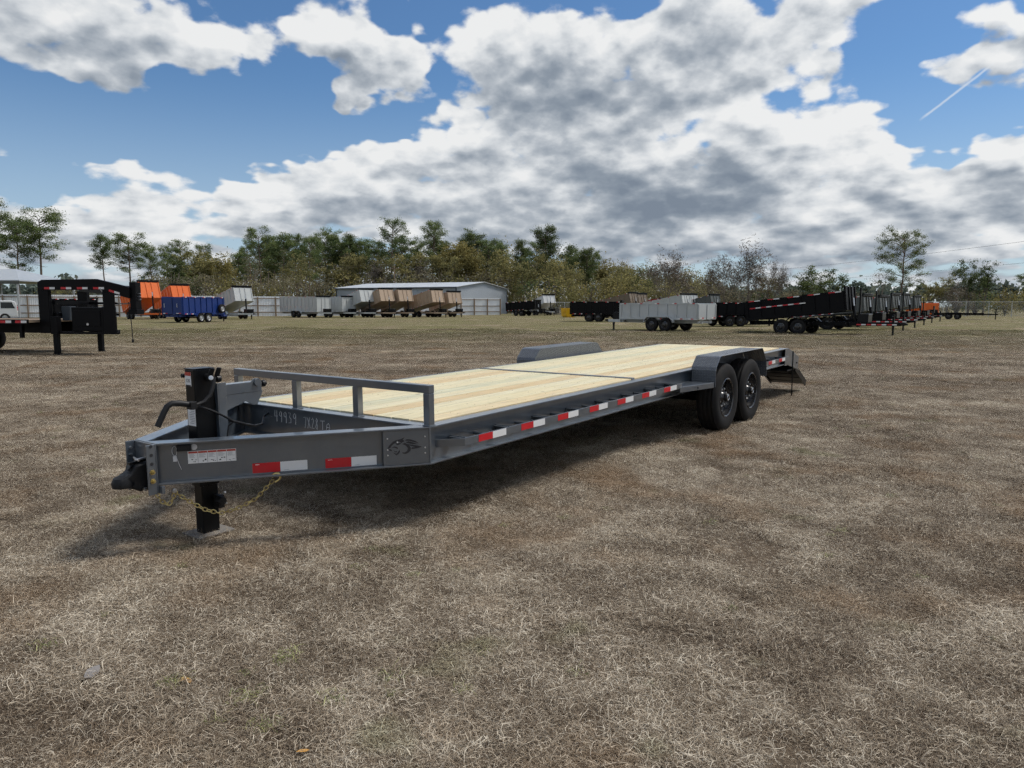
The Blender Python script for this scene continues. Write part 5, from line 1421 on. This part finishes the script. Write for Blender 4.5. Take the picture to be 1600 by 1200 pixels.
def make_leafy(seed, mat, dens=1.0, wide=.36, fork=.25, leafsz=.026, per=34, depth=4):
    """unit-height broadleaf tree"""
    rs = np.random.RandomState(seed); m = MB(); ends = []
    m.tube([(0, 0, 0), (rs.randn() * .006, rs.randn() * .006, fork * .5), (rs.randn() * .01, rs.randn() * .01, fork)], [.026, .021, .018], 7)
    for i in range(rs.randint(3, 5)):
        an = 6.283 * i / 4 + rs.rand(); sp = rs.uniform(.25, .75)
        limbs(m, (0, 0, fork * rs.uniform(.75, 1.0)), (math.cos(an) * sp, math.sin(an) * sp, 1), .26, .012, depth - 1, rs, ends, .55, .14, .74)
    zs = max(e[0].z for e in ends); xs = max(math.hypot(e[0].x, e[0].y) for e in ends)
    kz = .97 / zs; kx = wide / xs
    for i, v in enumerate(m.v):
        f = min(1, v[2] / fork); m.v[i] = (v[0] * (1 + (kx - 1) * f), v[1] * (1 + (kx - 1) * f), v[2] * kz)
    cs, ss, ts = [], [], []
    for (p, dp) in ends:
        if dp > 2: continue
        if rs.rand() > dens: continue
        br = rs.uniform(.05, .8); k_ = int(per * rs.uniform(.5, 1.4)); sg = rs.uniform(.02, .042)
        off = rs.randn(k_, 3) * np.array([sg, sg, sg * .75])
        for o in off:
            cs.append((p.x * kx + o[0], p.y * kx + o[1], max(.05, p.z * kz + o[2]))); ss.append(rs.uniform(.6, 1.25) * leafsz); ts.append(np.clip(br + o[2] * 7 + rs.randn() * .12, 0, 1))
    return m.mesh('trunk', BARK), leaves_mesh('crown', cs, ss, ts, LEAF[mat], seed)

def make_bare(seed, wide=.36, leaf=0.25):
    rs = np.random.RandomState(seed); m = MB(); ends = []
    m.tube([(0, 0, 0), (0, 0, .11), (.004, .002, .22)], [.022, .018, .015], 7)
    for i in range(5):
        an = 6.283 * i / 5 + rs.rand() * .8; sp = rs.uniform(.12, .55)
        limbs(m, (0, 0, rs.uniform(.12, .22)), (math.cos(an) * sp, math.sin(an) * sp, 1), .20, .011, 5, rs, ends, .50, .14, .82, (2, 3), 0, 3, 5)
    zs = max(e[0].z for e in ends); xs = max(math.hypot(e[0].x, e[0].y) for e in ends); kz = .98 / zs; kx = wide / xs
    for i, v in enumerate(m.v):
        f = min(1, v[2] / .2); m.v[i] = (v[0] * (1 + (kx - 1) * f), v[1] * (1 + (kx - 1) * f), v[2] * kz)
    cs, ss, ts = [], [], []
    for (p, dp) in ends:
        if dp > 2: continue
        for o in rs.randn(3, 3) * .03: cs.append((p.x * kx + o[0], p.y * kx + o[1], p.z * kz + o[2])); ss.append(rs.uniform(.035, .07)); ts.append(rs.uniform(0, .45))
        if dp > 1 or rs.rand() > leaf: continue
        for o in rs.randn(4, 3) * .012: cs.append((p.x * kx + o[0], p.y * kx + o[1], p.z * kz + o[2])); ss.append(rs.uniform(.008, .015)); ts.append(rs.rand())
    return m.mesh('trunk', BARK), leaves_mesh('crown', cs, ss, ts, LEAF['twig'], seed, .055)

def make_bush(seed, mat, n=1500):
    rs = np.random.RandomState(seed); m = MB(); cs, ss, ts = [], [], []
    for i in range(9):
        an = rs.rand() * 6.283; r_ = rs.uniform(.05, .32); hh = rs.uniform(.5, .95)
        m.tube([(0, 0, 0), (math.cos(an) * r_ * .5, math.sin(an) * r_ * .5, hh * .55), (math.cos(an) * r_, math.sin(an) * r_, hh)], [.014, .009, .003], 4, cap=False)
    for c_ in range(26):
        an = rs.rand() * 6.283; rad = .42 * math.sqrt(rs.rand()); zc = rs.uniform(.15, .9 - rad * .5); br = rs.uniform(.05, .85)
        for o in rs.randn(n // 26, 3) * np.array([.085, .085, .075]):
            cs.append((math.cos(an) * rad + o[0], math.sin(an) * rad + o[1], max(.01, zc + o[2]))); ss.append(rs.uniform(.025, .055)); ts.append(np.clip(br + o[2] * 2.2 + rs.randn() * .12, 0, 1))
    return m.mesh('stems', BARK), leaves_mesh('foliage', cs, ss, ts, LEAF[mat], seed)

KIND = {'pine': [make_pine(100 + i, *a) for i, a in enumerate(((.56, .19), (.62, .17), (.50, .20), (.58, .15, 'pine', .8)))],
        'pinefull': [make_pine(120 + i, .30, .17, 'dark', 1.7) for i in range(2)],
        'spread': [make_pine(130, .38, .30, 'dark', 1.3)],
        'olive': [make_leafy(200 + i, 'olive', .9) for i in range(4)],
        'yellow': [make_leafy(220 + i, 'yellow', .85, .26) for i in range(2)],
        'dark': [make_leafy(240 + i, 'dark', 1.0, .38, .2) for i in range(2)],
        'thin': [make_leafy(260 + i, 'brown', .45, .22, .35, .018, 14) for i in range(3)],
        'bare': [make_bare(300 + i, .38, .08 if i else .15) for i in range(3)],
        'bushb': [make_bush(400 + i, 'brown') for i in range(2)], 'busho': [make_bush(410 + i, 'olive') for i in range(2)], 'bushd': [make_bush(420, 'dark')], 'bushy': [make_bush(430, 'yellow')]}
NAMES = {'pine': 'pine_tree', 'pinefull': 'pine_tree', 'spread': 'pine_tree', 'olive': 'oak_tree', 'yellow': 'oak_tree', 'dark': 'evergreen_tree', 'thin': 'slender_tree', 'bare': 'bare_tree', 'bushb': 'shrub', 'busho': 'shrub', 'bushd': 'shrub', 'bushy': 'shrub'}
CATS = {'shrub': 'shrub'}
tr = random.Random(21)
def plant(kind, u, ytop, D, label, group, wide=1.0, var=None):
    """a tree whose top stands at the height seen above the horizon"""
    h = 1.41 + (478 - ytop) * D / FPX
    v = KIND[kind][tr.randrange(len(KIND[kind])) if var is None else var]
    r = thing(NAMES[kind], label, CATS.get(NAMES[kind], 'tree'), at(px(u), D), tr.uniform(0, 6.28), group)
    a, b = ('stems', 'foliage') if NAMES[kind] == 'shrub' else ('trunk', 'crown')
    link(a, v[0], r); link(b, v[1], r)
    r.scale = (h * wide, h * wide, h)
    return r
GW = 'trees of the wood behind the yard'; GL_ = 'tall pines at the far left'; GR = 'trees along the right hand field edge'; GS = 'shrubs along the edge of the wood'
ordn = ['first', 'second', 'third', 'fourth', 'fifth', 'sixth', 'seventh', 'eighth', 'ninth', 'tenth', 'eleventh', 'twelfth', 'thirteenth', 'fourteenth', 'fifteenth', 'sixteenth', 'seventeenth', 'eighteenth', 'nineteenth', 'twentieth', 'twenty-first', 'twenty-second', 'twenty-third', 'twenty-fourth', 'twenty-fifth', 'twenty-sixth', 'twenty-seventh', 'twenty-eighth', 'twenty-ninth', 'thirtieth', 'thirty-first', 'thirty-second', 'thirty-third', 'thirty-fourth', 'thirty-fifth', 'thirty-sixth']
plant('pine', -6, 333, 118, 'tall pine cut by the left edge of the picture', GL_, 1.2, 0)
plant('pine', 36, 357, 116, 'shorter of the two tall pines above the shed roof', GL_, 1.15, 2)
plant('pine', 71, 342, 118, 'tallest pine above the shed roof', GL_, 1.25, 0)
plant('pine', 170, 378, 125, 'slim pine left of the umbrella-shaped one over the gooseneck', GL_, 1.0, 1)
plant('pine', 209, 378, 124, 'umbrella-shaped pine above the gooseneck coupler', GL_, 1.35, 0)
plant('pine', 242, 391, 130, 'thin pine between the orange trailer and the wood', GL_, 1.0, 3)
plant('bushb', 125, 428, 122, 'round brown treetop over the gooseneck neck', GS, 1.1)
plant('busho', 92, 431, 120, 'low olive shrub right of the shed roof', GS, 1.0)
W_ = [('pine', 290, 384, 140), ('olive', 312, 388, 134), ('dark', 282, 398, 138), ('thin', 345, 396, 136), ('olive', 335, 404, 132), ('yellow', 360, 398, 130), ('pine', 376, 402, 140), ('pine', 411, 369, 138), ('thin', 398, 392, 132), ('pine', 446, 374, 142),
      ('pinefull', 432, 384, 146), ('thin', 452, 386, 134), ('pine', 466, 377, 145), ('olive', 478, 398, 132), ('pine', 486, 380, 140), ('thin', 500, 384, 134), ('pine', 528, 371, 143), ('pinefull', 551, 375, 142), ('olive', 520, 400, 134), ('thin', 540, 392, 132), ('pine', 576, 382, 146), ('olive', 566, 398, 134),
      ('pine', 613, 354, 136), ('olive', 598, 402, 132), ('bare', 588, 398, 130), ('thin', 636, 384, 138), ('olive', 650, 395, 133), ('pine', 676, 357, 139), ('bare', 660, 398, 131), ('yellow', 706, 380, 136), ('olive', 690, 396, 132), ('yellow', 722, 376, 138), ('pinefull', 748, 371, 144), ('pinefull', 728, 377, 150), ('yellow', 740, 392, 134), ('pine', 771, 386, 150),
      ('olive', 772, 392, 136), ('olive', 800, 392, 134), ('pinefull', 814, 383, 150), ('pinefull', 851, 363, 140), ('olive', 826, 396, 136), ('olive', 868, 400, 132), ('dark', 872, 384, 142), ('pinefull', 915, 394, 140), ('olive', 890, 410, 130), ('yellow', 940, 406, 136), ('olive', 962, 412, 132), ('olive', 988, 414, 138), ('yellow', 975, 410, 142), ('dark', 1005, 420, 136), ('thin', 1020, 418, 134), ('pine', 268, 392, 150), ('pine', 325, 391, 152), ('pine', 388, 386, 150), ('pine', 425, 378, 152), ('pine', 456, 382, 155), ('pine', 497, 379, 150), ('pine', 512, 377, 140), ('pine', 540, 380, 140), ('pine', 562, 384, 142), ('pine', 592, 386, 140), ('pine', 628, 381, 142), ('pine', 655, 384, 144), ('pine', 690, 384, 142), ('pine', 760, 383, 142), ('pine', 786, 388, 142), ('pine', 835, 386, 152), ('pine', 895, 394, 150), ('pine', 925, 400, 152)]
W_.sort(key=lambda w: w[1])
cnt = {}
NM = {'pine': 'bare-boled tall pine', 'pinefull': 'dense dark pine', 'olive': 'olive-leaved tree', 'yellow': 'yellowing tree', 'thin': 'thin brownish tree', 'dark': 'dark evergreen tree', 'bare': 'leafless grey tree'}
for (kd, u, y, D) in W_:
    if 495 < u < 815: D += 22
    i = cnt.get(kd, 0); cnt[kd] = i + 1
    plant(kd, u, y, D, '%s %s from the left in the wood behind the yard' % (ordn[i], NM[kd]), GW, tr.uniform(.85, 1.2) * (1.15 if kd in ('olive', 'yellow') else 1.0))
sh = []
u = 248
while u < 1130:
    sh.append(u); u += tr.uniform(20, 32)
cnt = {}
for u in sh:
    kd = tr.choice(['bushb', 'busho', 'busho', 'bushb', 'bushd', 'busho'] if u < 850 else ['busho', 'busho', 'bushb', 'bushd'])
    i = cnt.get(kd, 0); cnt[kd] = i + 1
    nm = {'bushb': 'brown withered', 'busho': 'olive green', 'bushy': 'yellowish', 'bushd': 'dark green'}[kd]
    plant(kd, u, tr.uniform(414, 436) if u < 1000 else tr.uniform(436, 450), (tr.uniform(150, 158) if 470 < u < 815 else tr.uniform(122, 131)), '%s %s shrub from the left along the wood edge' % (ordn[i], nm), GS, tr.uniform(1.0, 1.5))
# right hand side
plant('bare', 1040, 387, 112, 'leafless spreading tree behind the near grey dump trailer', GR, 1.05, 1)
plant('bare', 1165, 369, 108, 'tallest leafless tree left of the long black dump trailer', GR, 1.05, 0)
plant('bare', 1128, 396, 112, 'smaller leafless tree left of the tallest one', GR, 1.0, 2)
plant('bare', 1208, 404, 104, 'small bare sapling right of the tallest leafless tree', GR, .7, 2)
plant('olive', 1195, 430, 118, 'low olive tree behind the small bare sapling', GR, 1.3)
plant('dark', 1272, 413, 106, 'round dark green tree above the long black dump trailer', GR, 1.25, 0)
plant('dark', 1292, 420, 108, 'smaller dark tree joined to the round green one', GR, 1.1, 1)
plant('spread', 1404, 372, 104, 'dark spreading pine rising above the right hand row', GR, 1.15, 0)
plant('thin', 1372, 418, 110, 'thin tree left of the dark spreading pine', GR, 1.6, 0)
plant('olive', 1452, 431, 112, 'olive tree right of the dark spreading pine', GR, 1.3, 1)
plant('bare', 1476, 436, 112, 'grey leafless thicket tree near the chain link fence', GR, 1.2, 1)
plant('dark', 1508, 404, 116, 'left one of the pair of dark trees behind the chain link fence', GR, .8, 1)
plant('dark', 1532, 405, 116, 'right one of the pair of dark trees behind the chain link fence', GR, .8, 0)
plant('bushy', 1566, 440, 112, 'yellowish bush behind the chain link fence', GR, 1.2)
plant('pine', 1596, 432, 190, 'small far pine at the right edge', GR, 1.3, 0)
for i, (kd, u, y) in enumerate((('bushb', 1235, 448), ('bushb', 1340, 450), ('busho', 1425, 446), ('bushb', 1490, 446), ('bushd', 1520, 445), ('busho', 1600, 452), ('bushb', 1150, 440), ('bushd', 1180, 446), ('busho', 1078, 432), ('bushb', 1100, 438))):
    plant(kd, u, y, 118 + i % 3 * 3, ['brown shrub left of the round green tree', 'brown shrub right of the round green tree', 'olive shrub under the dark spreading pine', 'brown shrub left of the dark tree pair', 'dark shrub between the dark tree pair', 'olive shrub at the right picture edge', 'brown shrub under the tallest leafless tree', 'dark shrub right of the tallest leafless tree', 'olive shrub right of the leafless spreading tree', 'brown shrub above the near black trailers'][i], GS, tr.uniform(1.2, 1.7))

# ------------------------------------------------------------------ woods too far to tell apart
def far_wood(name, label, segs, mat, seed, n, size):
    """a band of foliage standing on the ground between two points, ragged on top"""
    rs = np.random.RandomState(seed); cs, ss, ts = [], [], []
    for (u0, D0, u1, D1, y0, y1) in segs:
        a, b = at(px(u0), D0), at(px(u1), D1)
        nn = int(n * abs(u1 - u0) / 400)
        nclump = max(3, nn // 70)
        for c in range(nclump):
            f = rs.rand(); p = a.lerp(b, f); D_ = D0 + (D1 - D0) * f
            top = 1.4 + (478 - (y0 + (y1 - y0) * f) + rs.randn() * 5) * D_ / FPX
            zc = top * (rs.rand() ** .6); br = rs.rand() * .8; dep = rs.uniform(0, 22)
            sg = top * .10
            for o in rs.randn(70, 3) * np.array([sg * 1.5, sg * 1.5, sg]):
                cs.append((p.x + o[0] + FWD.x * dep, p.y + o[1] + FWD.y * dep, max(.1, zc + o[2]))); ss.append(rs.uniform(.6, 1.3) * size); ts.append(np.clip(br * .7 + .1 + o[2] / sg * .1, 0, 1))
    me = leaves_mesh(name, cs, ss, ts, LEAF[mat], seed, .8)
    o = link(name, me); tag(o, label, 'wood', None, 'stuff'); return o
far_wood('far_wood', 'dense brownish wood filling in behind the first trees', [(225, 172, 400, 172, 428, 408), (400, 172, 800, 172, 402, 400), (800, 172, 1130, 172, 406, 436)], 'brown', 7, 20000, .42)
far_wood('far_wood', 'dense olive wood filling in behind the first trees', [(225, 182, 400, 182, 424, 402), (400, 182, 800, 182, 396, 392), (800, 182, 1130, 182, 402, 432)], 'olive', 8, 18000, .42)
far_wood('far_tree_line', 'distant dark tree line along the horizon at right', [(1050, 380, 2000, 330, 452, 448)], 'far', 9, 9000, 2.2)
far_wood('far_tree_line', 'distant dark tree line along the horizon at left', [(-500, 260, 300, 240, 452, 448)], 'far', 11, 5000, 1.8)

# ------------------------------------------------------------------ render settings
scene.render.engine = 'CYCLES'
cy = scene.cycles
cy.use_denoising = True; cy.denoiser = 'OPENIMAGEDENOISE'; cy.denoising_prefilter = 'NONE'
cy.use_adaptive_sampling = True; cy.adaptive_threshold = 0.03; cy.adaptive_min_samples = 16
cy.max_bounces = 4; cy.diffuse_bounces = 2; cy.glossy_bounces = 3; cy.transmission_bounces = 3; cy.transparent_max_bounces = 8
cy.caustics_reflective = False; cy.caustics_refractive = False
cy.sample_clamp_indirect = 6.0
